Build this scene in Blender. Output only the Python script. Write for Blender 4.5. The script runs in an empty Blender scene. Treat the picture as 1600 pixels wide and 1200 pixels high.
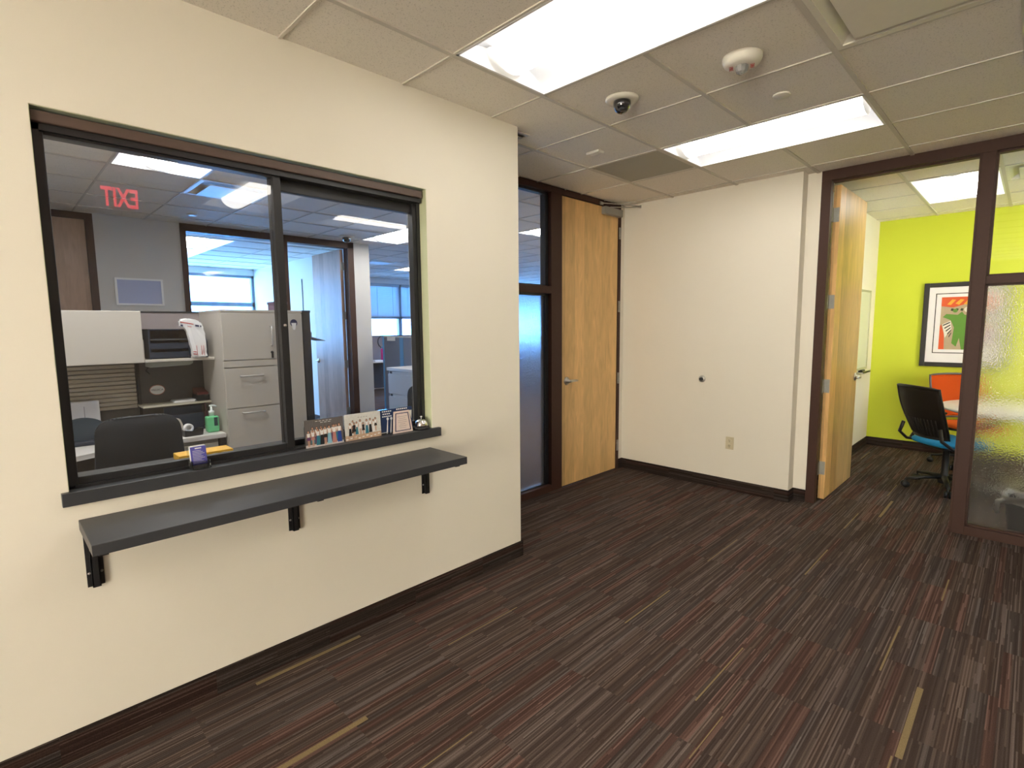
import bpy, bmesh, math, random
from mathutils import Vector, Matrix
random.seed(7)
sc = bpy.context.scene
COL = sc.collection
pi = math.pi

# ------------------------------------------------------------------ camera
CAM_H = 1.531
YAW, PITCH, ROLL, FPX = -.7839, .1097, -.0094, 817.7
def _cam():
    cy, sy, cp, sp = math.cos(YAW), math.sin(YAW), math.cos(PITCH), math.sin(PITCH)
    f = Vector((sy*cp, cy*cp, -sp)); r = Vector((cy, -sy, 0)); u = r.cross(f)
    cr, sr = math.cos(ROLL), math.sin(ROLL)
    r2 = r*cr + u*sr; u2 = -r*sr + u*cr
    cam = bpy.data.cameras.new('camera'); o = bpy.data.objects.new('camera', cam); COL.objects.link(o)
    cam.sensor_width = 36; cam.lens = FPX/1600*36; cam.clip_start = .05; cam.clip_end = 100
    m = Matrix((( r2.x, u2.x, -f.x, 0), (r2.y, u2.y, -f.y, 0), (r2.z, u2.z, -f.z, CAM_H), (0, 0, 0, 1)))
    o.matrix_world = m
    sc.camera = o
_cam()

# ------------------------------------------------------------------ world and exposure
w = bpy.data.worlds.new('sky'); sc.world = w; w.use_nodes = True
bg = w.node_tree.nodes['Background']
bg.inputs[1].default_value = 18.0
# a blue shaded sky, tinted warm towards the added entrance for its fill
_N, _L = w.node_tree.nodes, w.node_tree.links
_g = _N.new('ShaderNodeTexCoord'); _s = _N.new('ShaderNodeSeparateXYZ'); _L.new(_g.outputs['Generated'], _s.inputs[0])
_r = _N.new('ShaderNodeMapRange'); _r.inputs[1].default_value = -.2; _r.inputs[2].default_value = -.6; _L.new(_s.outputs[1], _r.inputs[0])
_m = _N.new('ShaderNodeMix'); _m.data_type = 'RGBA'; _m.inputs[6].default_value = (.46, .72, 1, 1); _m.inputs[7].default_value = (1, .90, .74, 1)
_L.new(_r.outputs[0], _m.inputs[0]); _L.new(_m.outputs[2], bg.inputs[0])
sc.view_settings.view_transform = 'Standard'; sc.view_settings.look = 'None'
sc.view_settings.gamma = 1; sc.view_settings.use_curve_mapping = False
sc.view_settings.exposure = 0.97
sc.cycles.max_bounces = 10; sc.cycles.transparent_max_bounces = 24; sc.cycles.sample_clamp_indirect = 6
sc.cycles.caustics_reflective = False; sc.cycles.caustics_refractive = False
LAMP = 6.0        # strength of the fluorescent lenses
LAMP_COL = (1, .945, .85)
LAMP_COL_OFFICE = (1, .97, .93)

# ------------------------------------------------------------------ materials
def nodes(name):
    m = bpy.data.materials.new(name); m.use_nodes = True
    nt = m.node_tree; return m, nt, nt.nodes, nt.links, nt.nodes['Principled BSDF']
def pm(name, col, rough=.5, metal=0, var=.06, scale=30, bump=0, bscale=200, stretch=None, spec=.5, trans=0, ior=1.45, coat=0):
    m, nt, N, L, b = nodes(name)
    b.inputs['Roughness'].default_value = rough; b.inputs['Metallic'].default_value = metal
    b.inputs['Specular IOR Level'].default_value = spec
    if trans: b.inputs['Transmission Weight'].default_value = trans; b.inputs['IOR'].default_value = ior
    if coat: b.inputs['Coat Weight'].default_value = coat
    tc = N.new('ShaderNodeTexCoord'); mp = N.new('ShaderNodeMapping'); L.new(tc.outputs['Object'], mp.inputs[0])
    if stretch: mp.inputs['Scale'].default_value = stretch
    nz = N.new('ShaderNodeTexNoise'); nz.inputs['Scale'].default_value = scale; nz.inputs['Detail'].default_value = 4
    L.new(mp.outputs[0], nz.inputs['Vector'])
    mx = N.new('ShaderNodeMix'); mx.data_type = 'RGBA'
    mx.inputs[6].default_value = (*[max(0, c*(1-var)) for c in col], 1); mx.inputs[7].default_value = (*[min(1, c*(1+var)) for c in col], 1)
    L.new(nz.outputs['Fac'], mx.inputs[0]); L.new(mx.outputs[2], b.inputs['Base Color'])
    if bump:
        n2 = N.new('ShaderNodeTexNoise'); n2.inputs['Scale'].default_value = bscale; L.new(mp.outputs[0], n2.inputs['Vector'])
        bp = N.new('ShaderNodeBump'); bp.inputs['Strength'].default_value = bump; bp.inputs['Distance'].default_value = .002
        L.new(n2.outputs['Fac'], bp.inputs['Height']); L.new(bp.outputs[0], b.inputs['Normal'])
    return m
def emis(name, col, s):
    m, nt, N, L, b = nodes(name); N.remove(b)
    e = N.new('ShaderNodeEmission'); e.inputs[0].default_value = (*col, 1); e.inputs[1].default_value = s
    L.new(e.outputs[0], N['Material Output'].inputs[0]); return m
def glass(name, tint=(.97, .98, .98), refl=1.0):
    m, nt, N, L, b = nodes(name); N.remove(b)
    t = N.new('ShaderNodeBsdfTransparent'); t.inputs[0].default_value = (*tint, 1)
    g = N.new('ShaderNodeBsdfGlossy'); g.inputs['Roughness'].default_value = 0; g.inputs[0].default_value = (refl, refl, refl, 1)
    fr = N.new('ShaderNodeFresnel'); fr.inputs[0].default_value = 1.5
    # the two faces of the pane reflect alike, so the outer face carries both reflections and the inner face none
    ge = N.new('ShaderNodeNewGeometry')
    fac = math_node(N, L, 'MULTIPLY', math_node(N, L, 'MINIMUM', math_node(N, L, 'MULTIPLY', fr.outputs[0], 1.8), 1.0), math_node(N, L, 'SUBTRACT', 1.0, ge.outputs['Backfacing']))
    mx = N.new('ShaderNodeMixShader'); L.new(fac, mx.inputs[0]); L.new(t.outputs[0], mx.inputs[1]); L.new(g.outputs[0], mx.inputs[2])
    L.new(mx.outputs[0], N['Material Output'].inputs[0]); return m
def frosted(name, rough=.19, scatter=.13):
    m, nt, N, L, b = nodes(name)
    b.inputs['Base Color'].default_value = (.96, .97, .97, 1)
    b.inputs['Transmission Weight'].default_value = 1; b.inputs['IOR'].default_value = 1.25; b.inputs['Roughness'].default_value = rough
    tc = N.new('ShaderNodeTexCoord'); mp = N.new('ShaderNodeMapping'); L.new(tc.outputs['Object'], mp.inputs[0])
    mp.inputs['Scale'].default_value = (1, 1, .75)
    n = N.new('ShaderNodeTexNoise'); n.inputs['Scale'].default_value = 110; n.inputs['Detail'].default_value = 3; L.new(mp.outputs[0], n.inputs['Vector'])
    bp = N.new('ShaderNodeBump'); bp.inputs['Strength'].default_value = .5; bp.inputs['Distance'].default_value = .004
    L.new(n.outputs['Fac'], bp.inputs['Height']); L.new(bp.outputs[0], b.inputs['Normal'])
    df = N.new('ShaderNodeBsdfDiffuse'); df.inputs[0].default_value = (.72, .69, .67, 1)      # the etched surface scatters a little light
    mx = N.new('ShaderNodeMixShader'); mx.inputs[0].default_value = scatter
    L.new(b.outputs[0], mx.inputs[1]); L.new(df.outputs[0], mx.inputs[2]); L.new(mx.outputs[0], N['Material Output'].inputs[0])
    return m

def math_node(N, L, op, a, b=None, c=None):
    n = N.new('ShaderNodeMath'); n.operation = op
    for i, v in enumerate((a, b, c)):
        if v is None: continue
        if isinstance(v, (int, float)): n.inputs[i].default_value = v
        else: L.new(v, n.inputs[i])
    return n.outputs[0]
def carpet(name, dark=1.0, upright=False):
    m, nt, N, L, b = nodes(name)
    M = lambda *a: math_node(N, L, *a)
    g = N.new('ShaderNodeNewGeometry'); s = N.new('ShaderNodeSeparateXYZ'); L.new(g.outputs['Position'], s.inputs[0])
    x, y = s.outputs[0], s.outputs[1]
    if upright: x, y = s.outputs[2], M('ADD', s.outputs[0], s.outputs[1])
    def rnd(a, bb, c=0.0):
        cb = N.new('ShaderNodeCombineXYZ')
        for i, v in enumerate((a, bb, c)):
            if isinstance(v, (int, float)): cb.inputs[i].default_value = v
            else: L.new(v, cb.inputs[i])
        wn = N.new('ShaderNodeTexWhiteNoise'); wn.noise_dimensions = '3D'; L.new(cb.outputs[0], wn.inputs['Vector']); return wn.outputs['Value']
    colm = M('FLOOR', M('DIVIDE', x, .5))
    yy = M('ADD', M('DIVIDE', y, .5), rnd(colm, 3.3))
    row = M('FLOOR', yy)
    fine = M('FLOOR', M('DIVIDE', x, .0052)); wide = M('FLOOR', M('DIVIDE', x, .031))
    frow = M('FLOOR', M('ADD', yy, M('MULTIPLY', M('GREATER_THAN', rnd(fine, 9.1), .6), .5)))
    sub = M('FLOOR', M('ADD', M('MULTIPLY', yy, 1.35), M('MULTIPLY', rnd(fine, 1.7, row), 5)))
    v1 = rnd(fine, frow, 1.0); v2 = rnd(wide, row, 2.0); v3 = rnd(fine, sub, 4.0)
    v = M('ADD', M('ADD', M('MULTIPLY', v1, .42), M('MULTIPLY', v2, .14)), M('MULTIPLY', v3, .44))
    cr = N.new('ShaderNodeValToRGB'); e = cr.color_ramp.elements
    stops = [(.0, (.041, .027, .0225)), (.3, (.052, .035, .029)), (.45, (.063, .044, .037)), (.57, (.080, .058, .049)), (.67, (.106, .079, .068)), (.77, (.135, .104, .090)), (1, (.175, .138, .12))]
    e[0].position, e[0].color = stops[0][0], (*stops[0][1], 1); e[1].position, e[1].color = 1, (*stops[-1][1], 1)
    for p, c in stops[1:-1]:
        q = e.new(p); q.color = (*c, 1)
    L.new(v, cr.inputs[0])
    # hue by wide band: reddish, grey or plain
    h = N.new('ShaderNodeValToRGB'); h.color_ramp.interpolation = 'CONSTANT'; e = h.color_ramp.elements
    e[0].position, e[0].color = 0, (1, 1, 1, 1); e[1].position, e[1].color = .5, (1.16, .91, .87, 1)
    q = e.new(.68); q.color = (.93, 1.0, 1.05, 1); q = e.new(.84); q.color = (1.05, 1.0, .95, 1)
    L.new(rnd(wide, row, 7.0), h.inputs[0])
    mu = N.new('ShaderNodeMix'); mu.data_type = 'RGBA'; mu.blend_type = 'MULTIPLY'; mu.inputs[0].default_value = 1
    L.new(cr.outputs[0], mu.inputs[6]); L.new(h.outputs[0], mu.inputs[7])
    # yarn loops
    nz = N.new('ShaderNodeTexNoise'); nz.inputs['Scale'].default_value = 330; nz.inputs['Detail'].default_value = 2; L.new(g.outputs['Position'], nz.inputs['Vector'])
    l2 = M('MULTIPLY', M('ADD', M('MULTIPLY', nz.outputs['Fac'], 1.3), .35), dark)
    mu2 = N.new('ShaderNodeMix'); mu2.data_type = 'RGBA'; mu2.blend_type = 'MULTIPLY'; mu2.inputs[0].default_value = 1
    L.new(mu.outputs[2], mu2.inputs[6]); L.new(l2, mu2.inputs[7]); L.new(mu2.outputs[2], b.inputs['Base Color'])
    b.inputs['Roughness'].default_value = .95; b.inputs['Specular IOR Level'].default_value = .15
    bp = N.new('ShaderNodeBump'); bp.inputs['Strength'].default_value = .5; bp.inputs['Distance'].default_value = .003
    L.new(nz.outputs['Fac'], bp.inputs['Height']); L.new(bp.outputs[0], b.inputs['Normal'])
    return m
def maple(name, col=(.60, .36, .145), axis='z', sx=7):
    m, nt, N, L, b = nodes(name)
    M = lambda *a: math_node(N, L, *a)
    g = N.new('ShaderNodeNewGeometry'); s = N.new('ShaderNodeSeparateXYZ'); L.new(g.outputs['Position'], s.inputs[0])
    band = M('FLOOR', M('MULTIPLY', M('ADD', s.outputs[1], s.outputs[0]), sx))
    wn = N.new('ShaderNodeTexWhiteNoise'); wn.noise_dimensions = '1D'; L.new(band, wn.inputs['W'])
    mp = N.new('ShaderNodeMapping'); mp.inputs['Scale'].default_value = (16, 16, 3.2); L.new(g.outputs['Position'], mp.inputs[0])
    of = N.new('ShaderNodeCombineXYZ'); L.new(M('MULTIPLY', wn.outputs['Value'], 9), of.inputs[2]); L.new(of.outputs[0], mp.inputs['Location'])
    n1 = N.new('ShaderNodeTexNoise'); n1.inputs['Scale'].default_value = 1.0; n1.inputs['Detail'].default_value = 6; n1.inputs['Distortion'].default_value = 1.2; L.new(mp.outputs[0], n1.inputs['Vector'])
    mp2 = N.new('ShaderNodeMapping'); mp2.inputs['Scale'].default_value = (160, 160, 4); L.new(g.outputs['Position'], mp2.inputs[0])
    n2 = N.new('ShaderNodeTexNoise'); n2.inputs['Scale'].default_value = 1; n2.inputs['Detail'].default_value = 3; L.new(mp2.outputs[0], n2.inputs['Vector'])
    f = M('ADD', M('ADD', M('MULTIPLY', n1.outputs['Fac'], .55), M('MULTIPLY', n2.outputs['Fac'], .2)), M('MULTIPLY', wn.outputs['Value'], .32))
    cr = N.new('ShaderNodeValToRGB'); e = cr.color_ramp.elements
    e[0].position, e[0].color = .32, (*[c*.68 for c in col], 1); e[1].position, e[1].color = .78, (*[min(1, c*1.18) for c in col], 1)
    L.new(f, cr.inputs[0]); L.new(cr.outputs[0], b.inputs['Base Color'])
    b.inputs['Roughness'].default_value = .38; b.inputs['Specular IOR Level'].default_value = .4
    return m
def perforated(name):
    m, nt, N, L, b = nodes(name)
    g = N.new('ShaderNodeTexCoord'); v = N.new('ShaderNodeTexVoronoi'); v.inputs['Scale'].default_value = 130; v.inputs['Randomness'].default_value = 0
    L.new(g.outputs['Object'], v.inputs['Vector'])
    cr = N.new('ShaderNodeValToRGB'); cr.color_ramp.elements[0].position = .3; cr.color_ramp.elements[0].color = (.03, .03, .025, 1)
    cr.color_ramp.elements[1].position = .42; cr.color_ramp.elements[1].color = (.42, .40, .33, 1)
    L.new(v.outputs['Distance'], cr.inputs[0]); L.new(cr.outputs[0], b.inputs['Base Color']); b.inputs['Roughness'].default_value = .6
    return m
def tile_mat(name):
    m, nt, N, L, b = nodes(name)
    g = N.new('ShaderNodeNewGeometry'); n = N.new('ShaderNodeTexNoise'); n.inputs['Scale'].default_value = 190; n.inputs['Detail'].default_value = 3
    L.new(g.outputs['Position'], n.inputs['Vector'])
    cr = N.new('ShaderNodeValToRGB'); cr.color_ramp.elements[0].position = .33; cr.color_ramp.elements[0].color = (.66, .62, .55, 1)
    cr.color_ramp.elements[1].position = .42; cr.color_ramp.elements[1].color = (.88, .83, .75, 1)
    L.new(n.outputs['Fac'], cr.inputs[0]); L.new(cr.outputs[0], b.inputs['Base Color']); b.inputs['Roughness'].default_value = .9
    bp = N.new('ShaderNodeBump'); bp.inputs['Strength'].default_value = .25; bp.inputs['Distance'].default_value = .002
    L.new(n.outputs['Fac'], bp.inputs['Height']); L.new(bp.outputs[0], b.inputs['Normal'])
    return m

CREAM = pm('cream paint', (.81, .765, .67), .75, var=.015, scale=4, bump=.12, bscale=350, spec=.3)
CREAM2 = pm('cream paint office', (.74, .70, .62), .75, var=.02, scale=4, bump=.1, bscale=350, spec=.3)
WHITEW = pm('white paint', (.78, .78, .76), .75, var=.02, scale=4, bump=.1, bscale=350, spec=.3)
GREYW = pm('grey white paint', (.62, .60, .57), .75, var=.02, scale=4, spec=.3)
GREENRET = pm('pale green reveal', (.55, .58, .38), .7, var=.02)  # pale green tone of the window reveal faces
LIME = pm('lime green paint', (.55, .63, .045), .7, var=.02, scale=4, bump=.1, bscale=350, spec=.3)
CARPET = carpet('striped carpet'); CARPETBASE = carpet('striped carpet base', .42, True)
YARN = pm('yellow yarn', (.235, .175, .09), .95, var=.45, scale=260, bump=.6, bscale=330, spec=.1)
TILE = tile_mat('ceiling tile'); TEE = pm('ceiling tee', (.64, .60, .53), .55, var=.02)
BRONZE = pm('dark bronze frame', (.058, .027, .020), .5, var=.1, scale=60, spec=.25)
HEADBR = pm('brown header', (.095, .062, .05), .5, var=.15, scale=15, stretch=(6, 1, 6))
BLACKAL = pm('black aluminium', (.016, .016, .018), .4, var=.1)
CHAR = pm('charcoal laminate', (.043, .045, .051), .38, var=.06, scale=90, bump=.05, spec=.35)
MAPLE = maple('maple veneer', (.76, .49, .21)); MAPLE2 = maple('wide band maple veneer', (.76, .47, .19), sx=5)  # second veneer has wider bands and a slightly redder tone
MAPLED = maple('pinkish maple veneer', (.42, .27, .19))
STEEL = pm('satin steel', (.55, .54, .51), .32, 1, var=.08); CHROME = pm('chrome', (.8, .8, .8), .08, 1, var=.03)
HINGE = pm('dull hinge steel', (.36, .36, .33), .5, .5, var=.1)
CLOSER = pm('grey painted metal', (.30, .285, .25), .45, var=.04)
GLASS = glass('clear glass'); FROST = frosted('rain glass'); FROSTM = frosted('light rain glass', .11, .05); TINTGLASS = glass('blue tinted glass', (.42, .62, .84))  # blue tint added to the outside glass to turn the daylight blue
WHITE = pm('white enamel', (.86, .86, .86), .4, var=.02)
PLASTW = pm('off white plastic', (.80, .77, .68), .4, var=.03)
IVORY = pm('ivory plastic', (.62, .55, .38), .4, var=.03)
BLACK = pm('black plastic', (.012, .012, .013), .42, var=.1)
RUBBER = pm('dark rubber', (.02, .02, .02), .7)
PERF = perforated('perforated grey panel')
LENS = emis('lamp lens', LAMP_COL, LAMP); LENSO = emis('office lamp lens', LAMP_COL_OFFICE, LAMP*2.4); LENSP = emis('private office lamp lens', LAMP_COL_OFFICE, LAMP*1.3); LENSX = emis('open office lamp lens', LAMP_COL_OFFICE, LAMP*3.6); LENSM = emis('meeting lamp lens', LAMP_COL, LAMP*1.0)
REFL = pm('white reflector', (.68, .70, .75), .5, var=.02)
RED = pm('red print', (.5, .03, .02), .5); EXITRED = emis('red letters', (1, .05, .06), 4.0)
SMOKE = pm('smoked dome', (.012, .012, .014), .05, var=.05, coat=1)

# ------------------------------------------------------------------ mesh builder
class MB:
    def __init__(s): s.bm = bmesh.new()
    def _new(s, faces, mat):
        for f in faces: f.material_index = mat
    def box(s, x0, x1, y0, y1, z0, z1, mat=0, bev=0, seg=2, M=None):
        ret = bmesh.ops.create_cube(s.bm, size=1)
        vs = ret['verts']
        for v in vs: v.co = Vector((x0+(v.co.x+.5)*(x1-x0), y0+(v.co.y+.5)*(y1-y0), z0+(v.co.z+.5)*(z1-z0)))
        fs = list({f for v in vs for f in v.link_faces}); s._new(fs, mat)
        if bev:
            es = list({e for v in vs for e in v.link_edges})
            r = bmesh.ops.bevel(s.bm, geom=es, offset=bev, segments=seg, affect='EDGES', profile=.5)
            s._new(r['faces'], mat); vs = list({v for f in r['faces'] for v in f.verts} | {v for v in vs if v.is_valid})
        if M is not None: bmesh.ops.transform(s.bm, matrix=M, verts=vs)
        return s
    def tube(s, pts, r, seg=12, mat=0, closed=False, cap=True, flat=1.0):
        pts = [Vector(p) for p in pts]; n = len(pts); rs = r if isinstance(r, (list, tuple)) else [r]*n
        rings = []; up = None
        for i, p in enumerate(pts):
            if closed: t = (pts[(i+1) % n]-pts[i-1])
            else: t = pts[min(i+1, n-1)]-pts[max(i-1, 0)]
            t.normalize()
            if up is None: up = Vector((0, 0, 1)) if abs(t.z) < .9 else Vector((1, 0, 0))
            a = t.cross(up)
            if a.length < 1e-4: a = t.cross(Vector((0, 1, 0)))
            a.normalize(); bb = a.cross(t); bb.normalize()
            if abs(t.z) < .9: up = Vector((0, 0, 1)) if abs(t.z) < .85 else bb
            else: up = bb
            rings.append([s.bm.verts.new(p + (a*math.cos(2*pi*k/seg) + bb*flat*math.sin(2*pi*k/seg))*rs[i]) for k in range(seg)])
        fs = []
        for i in range(n if closed else n-1):
            A, B = rings[i], rings[(i+1) % n]
            for k in range(seg): fs.append(s.bm.faces.new((A[k], A[(k+1) % seg], B[(k+1) % seg], B[k])))
        if cap and not closed: fs += [s.bm.faces.new(rings[0][::-1]), s.bm.faces.new(rings[-1])]
        for f in fs: f.smooth = True
        s._new(fs, mat); return s
    def cyl(s, p0, p1, r0, r1=None, seg=20, mat=0):
        s.tube([p0, p1], [r0, r0 if r1 is None else r1], seg, mat)
        return s
    def lathe(s, prof, c=(0, 0, 0), seg=32, mat=0, M=None, sy=1.0, smooth=True):
        c = Vector(c); rings = []; allv = []
        for r, z in prof:
            ring = [s.bm.verts.new(c+Vector((max(r, 1e-5)*math.cos(2*pi*k/seg), max(r, 1e-5)*sy*math.sin(2*pi*k/seg), z))) for k in range(seg)]
            rings.append(ring); allv += ring
        fs = []
        for A, B in zip(rings, rings[1:]):
            for k in range(seg): fs.append(s.bm.faces.new((A[k], A[(k+1) % seg], B[(k+1) % seg], B[k])))
        fs += [s.bm.faces.new(rings[0][::-1]), s.bm.faces.new(rings[-1])]
        for f in fs: f.smooth = smooth
        s._new(fs, mat)
        if M is not None: bmesh.ops.transform(s.bm, matrix=M, verts=allv)
        return s
    def prism(s, poly, v0, v1, axis='z', mat=0, bev=0):
        # polygon of 2-D points swept between v0 and v1 along an axis
        P = {'z': lambda a, b, c: (a, b, c), 'y': lambda a, b, c: (a, c, b), 'x': lambda a, b, c: (c, a, b)}[axis]
        A = [s.bm.verts.new(P(a, b, v0)) for a, b in poly]; B = [s.bm.verts.new(P(a, b, v1)) for a, b in poly]
        n = len(poly); fs = [s.bm.faces.new(A[::-1]), s.bm.faces.new(B)]
        for k in range(n): fs.append(s.bm.faces.new((A[k], A[(k+1) % n], B[(k+1) % n], B[k])))
        s._new(fs, mat)
        if bev:
            es = list({e for v in A+B for e in v.link_edges})
            r = bmesh.ops.bevel(s.bm, geom=es, offset=bev, segments=2, affect='EDGES'); s._new(r['faces'], mat)
        return s
    def poly(s, pts, mat=0):
        f = s.bm.faces.new([s.bm.verts.new(p) for p in pts]); f.material_index = mat; return s
    def grid(s, fn, nu, nv, mat=0, thick=0, smooth=True):
        V = [[s.bm.verts.new(fn(i/nu, j/nv)) for j in range(nv+1)] for i in range(nu+1)]
        fs = []
        for i in range(nu):
            for j in range(nv): fs.append(s.bm.faces.new((V[i][j], V[i+1][j], V[i+1][j+1], V[i][j+1])))
        for f in fs: f.smooth = smooth
        s._new(fs, mat)
        if thick:
            r = bmesh.ops.solidify(s.bm, geom=fs, thickness=thick)
            s._new([f for f in r['geom'] if isinstance(f, bmesh.types.BMFace)], mat)
        return s
    def build(s, name, mats, parent=None, world=True, smooth_angle=None):
        bmesh.ops.recalc_face_normals(s.bm, faces=s.bm.faces)
        me = bpy.data.meshes.new(name)
        o = bpy.data.objects.new(name, me); COL.objects.link(o)
        if parent is not None:
            o.parent = parent
            if world:
                off = Vector(); p = parent
                while p is not None: off += p.location; p = p.parent
                for v in s.bm.verts: v.co -= off
        s.bm.to_mesh(me); s.bm.free()
        for m in (mats if isinstance(mats, (list, tuple)) else [mats]): me.materials.append(m)
        return o
def tag(o, label=None, cat=None, group=None, kind=None):
    if label: o['label'] = label
    if cat: o['category'] = cat
    if group: o['group'] = group
    if kind: o['kind'] = kind
    return o
def thing(name, loc, label, cat, group=None, rz=0):
    o = bpy.data.objects.new(name, None); COL.objects.link(o); o.empty_display_size = .1
    o.location = loc; o.rotation_euler = (0, 0, rz); return tag(o, label, cat, group)
def struct(name, mb, mats, label, cat):
    return tag(mb.build(name, mats), label, cat, None, 'structure')
def sempty(name, loc, label, cat):
    return tag(thing(name, loc, label, cat), kind='structure')
def dup(root, loc, rz=None, label=None):
    r = root.copy(); COL.objects.link(r); r.location = loc
    if rz is not None: r.rotation_euler = (0, 0, rz)
    if label: r['label'] = label
    for ch in root.children:
        c = ch.copy(); COL.objects.link(c); c.parent = r
        for g in ch.children:
            d = g.copy(); COL.objects.link(d); d.parent = c
    return r
def text(name, body, size, mat, parent, M, extrude=.0005, off=.0):
    cu = bpy.data.curves.new(name, 'FONT'); cu.body = body; cu.size = size; cu.extrude = extrude; cu.align_x = 'CENTER'; cu.align_y = 'CENTER'; cu.offset = size*off
    cu.materials.append(mat)
    tmp = bpy.data.objects.new(name+'_outline', cu); COL.objects.link(tmp)
    me = bpy.data.meshes.new_from_object(tmp.evaluated_get(bpy.context.evaluated_depsgraph_get()))
    bpy.data.objects.remove(tmp); bpy.data.curves.remove(cu)
    o = bpy.data.objects.new(name, me); COL.objects.link(o); o.parent = parent
    if not me.materials: me.materials.append(mat)
    o.matrix_local = M; return o

# ------------------------------------------------------------------ dimensions
C = 2.743; P = .6096
GX, GY = -.7256, 1.5928
WX = -2.344          # face of the reception wall
BY = 4.7694          # face of the wall with the outlet
FY = 4.89            # face of the meeting room partition
DX = -3.09           # face of the wall with the closed door
OX = -7.07           # far wall of the reception office
EX = -11.6          # outside wall with windows

# ------------------------------------------------------------------ floor
b = MB(); b.box(EX-.2, 3.2, -4.8, 13.2, -.1, 0)
for x, y0, y1, wd in [(-2.285, .705, 1.2, .022), (-1.765, .47, .94, .026), (-1.398, 2.213, 2.682, .010), (-.880, 1.93, 2.422, .009), (-.382, 2.676, 3.155, .011),
        (-.237, 2.156, 2.658, .024), (-.897, 3.429, 3.926, .011), (-.772, 4.89, 5.41, .02), (-.912, 4.43, 4.87, .010), (-1.406, 3.198, 3.679, .007),
        (-1.908, 1.459, 1.936, .007), (-1.41, .85, 1.182, .006), (-.764, 1.639, 1.921, .006), (-.262, 3.611, 3.95, .01), (-.255, 1.98, 2.15, .008), (-1.30, 6.9, 7.35, .012), (-.83, 5.55, 6.0, .012)]:
    wd *= .7 if wd < .015 else .9
    b.box(x-wd/2, x+wd/2, y0, y1, -.01, .0008, mat=1)
struct('floor', b, [CARPET, YARN], 'brown striped carpet tiles with thin yellow streaks over the whole floor', 'floor')

# ------------------------------------------------------------------ ceilings
def ceiling(x0, x1, y0, y1, gx, gy, holes, label, gap=None):
    b = MB()
    def cuts(a0, a1, g):
        k = math.ceil((a0-g)/P - 1e-6); out = [a0]
        while g+k*P < a1-1e-4:
            if g+k*P > a0+1e-4: out.append(g+k*P)
            k += 1
        return out+[a1]
    X, Y = cuts(x0, x1, gx), cuts(y0, y1, gy)
    for i in range(len(X)-1):
        for j in range(len(Y)-1):
            cx, cy = (X[i]+X[i+1])/2, (Y[j]+Y[j+1])/2
            if any(h[0] < cx < h[1] and h[2] < cy < h[3] for h in holes): continue
            if gap and gap(cx, cy): continue
            b.box(X[i], X[i+1], Y[j], Y[j+1], C+.007, C+.022, 0)
    def inhole(x, y): return any(h[0]+.03 < x < h[1]-.03 and h[2]+.03 < y < h[3]-.03 for h in holes) or (gap and gap(x, y))
    for i, x in enumerate(X):
        for j in range(len(Y)-1):
            if not inhole(x, (Y[j]+Y[j+1])/2): b.box(x-.012, x+.012, Y[j], Y[j+1], C, C+.012, 1)
    for j, y in enumerate(Y):
        for i in range(len(X)-1):
            if not inhole((X[i]+X[i+1])/2, y): b.box(X[i], X[i+1], y-.006, y+.006, C+.001, C+.012, 1)
    return struct('ceiling', b, [TILE, TEE], label, 'ceiling')
T_LOBBY = [(GX-2*P, GX, GY, GY+P), (GX-2*P, GX, GY+3*P, GY+4*P), (GX+P, GX+3*P, GY, GY+P), (GX-2*P, GX, GY-5*P, GY-4*P), (GX+P, GX+3*P, GY-5*P, GY-4*P), (GX+2*P, GX+3*P, GY+2*P, GY+4*P)]  # last three are unseen lights added to brighten the lobby
DIFF = (GX, GX+P, GY+P, GY+2*P); RET = (GX-3*P, GX-2*P, GY+3*P, GY+4*P)
ceiling(DX-.1, 2.0, -4.7, FY+.06, GX, GY, T_LOBBY+[DIFF, RET], 'suspended ceiling of cream tiles over the lobby', gap=lambda x, y: x < WX-.07 and y < 2.40)
CGX, CGY = -.884, 5.77
T_CONF = [(CGX, CGX+P, CGY, CGY+2*P), (CGX+3*P, CGX+4*P, CGY, CGY+2*P)]
CDIFF = (CGX+P, CGX+2*P, CGY, CGY+P)
ceiling(-1.5, 3.0, FY+.06, 7.85, CGX, CGY, T_CONF+[CDIFF], 'suspended ceiling over the lime green meeting room')
OGX, OGY = -4.9, .745
T_OFF = [(OGX, OGX+2*P, OGY, OGY+P), (OGX-3*P, OGX-P, OGY+5*P, OGY+6*P), (OGX, OGX+2*P, OGY+7*P, OGY+8*P), (OGX-3*P, OGX-P, OGY+11*P, OGY+12*P), (OGX-8*P, OGX-6*P, OGY+9*P, OGY+10*P),
         (OGX-7*P, OGX-5*P, OGY+2*P, OGY+3*P), (OGX-9*P, OGX-7*P, OGY+2*P, OGY+3*P), (OGX, OGX+2*P, OGY+13*P, OGY+14*P), (OGX+2*P, OGX+3*P, OGY-2*P, OGY)]  # last two are unseen lights added to brighten the office
ODIFF = [(OGX-P, OGX, OGY+P, OGY+2*P), (OGX-7*P, OGX-6*P, OGY+7*P, OGY+8*P)]
ceiling(EX, WX-.05, -1.2, 13.0, OGX, OGY, T_OFF+ODIFF, 'suspended ceiling seen through the reception window over the office', gap=lambda x, y: (y > 2.36 and x > DX-.06))

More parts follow.
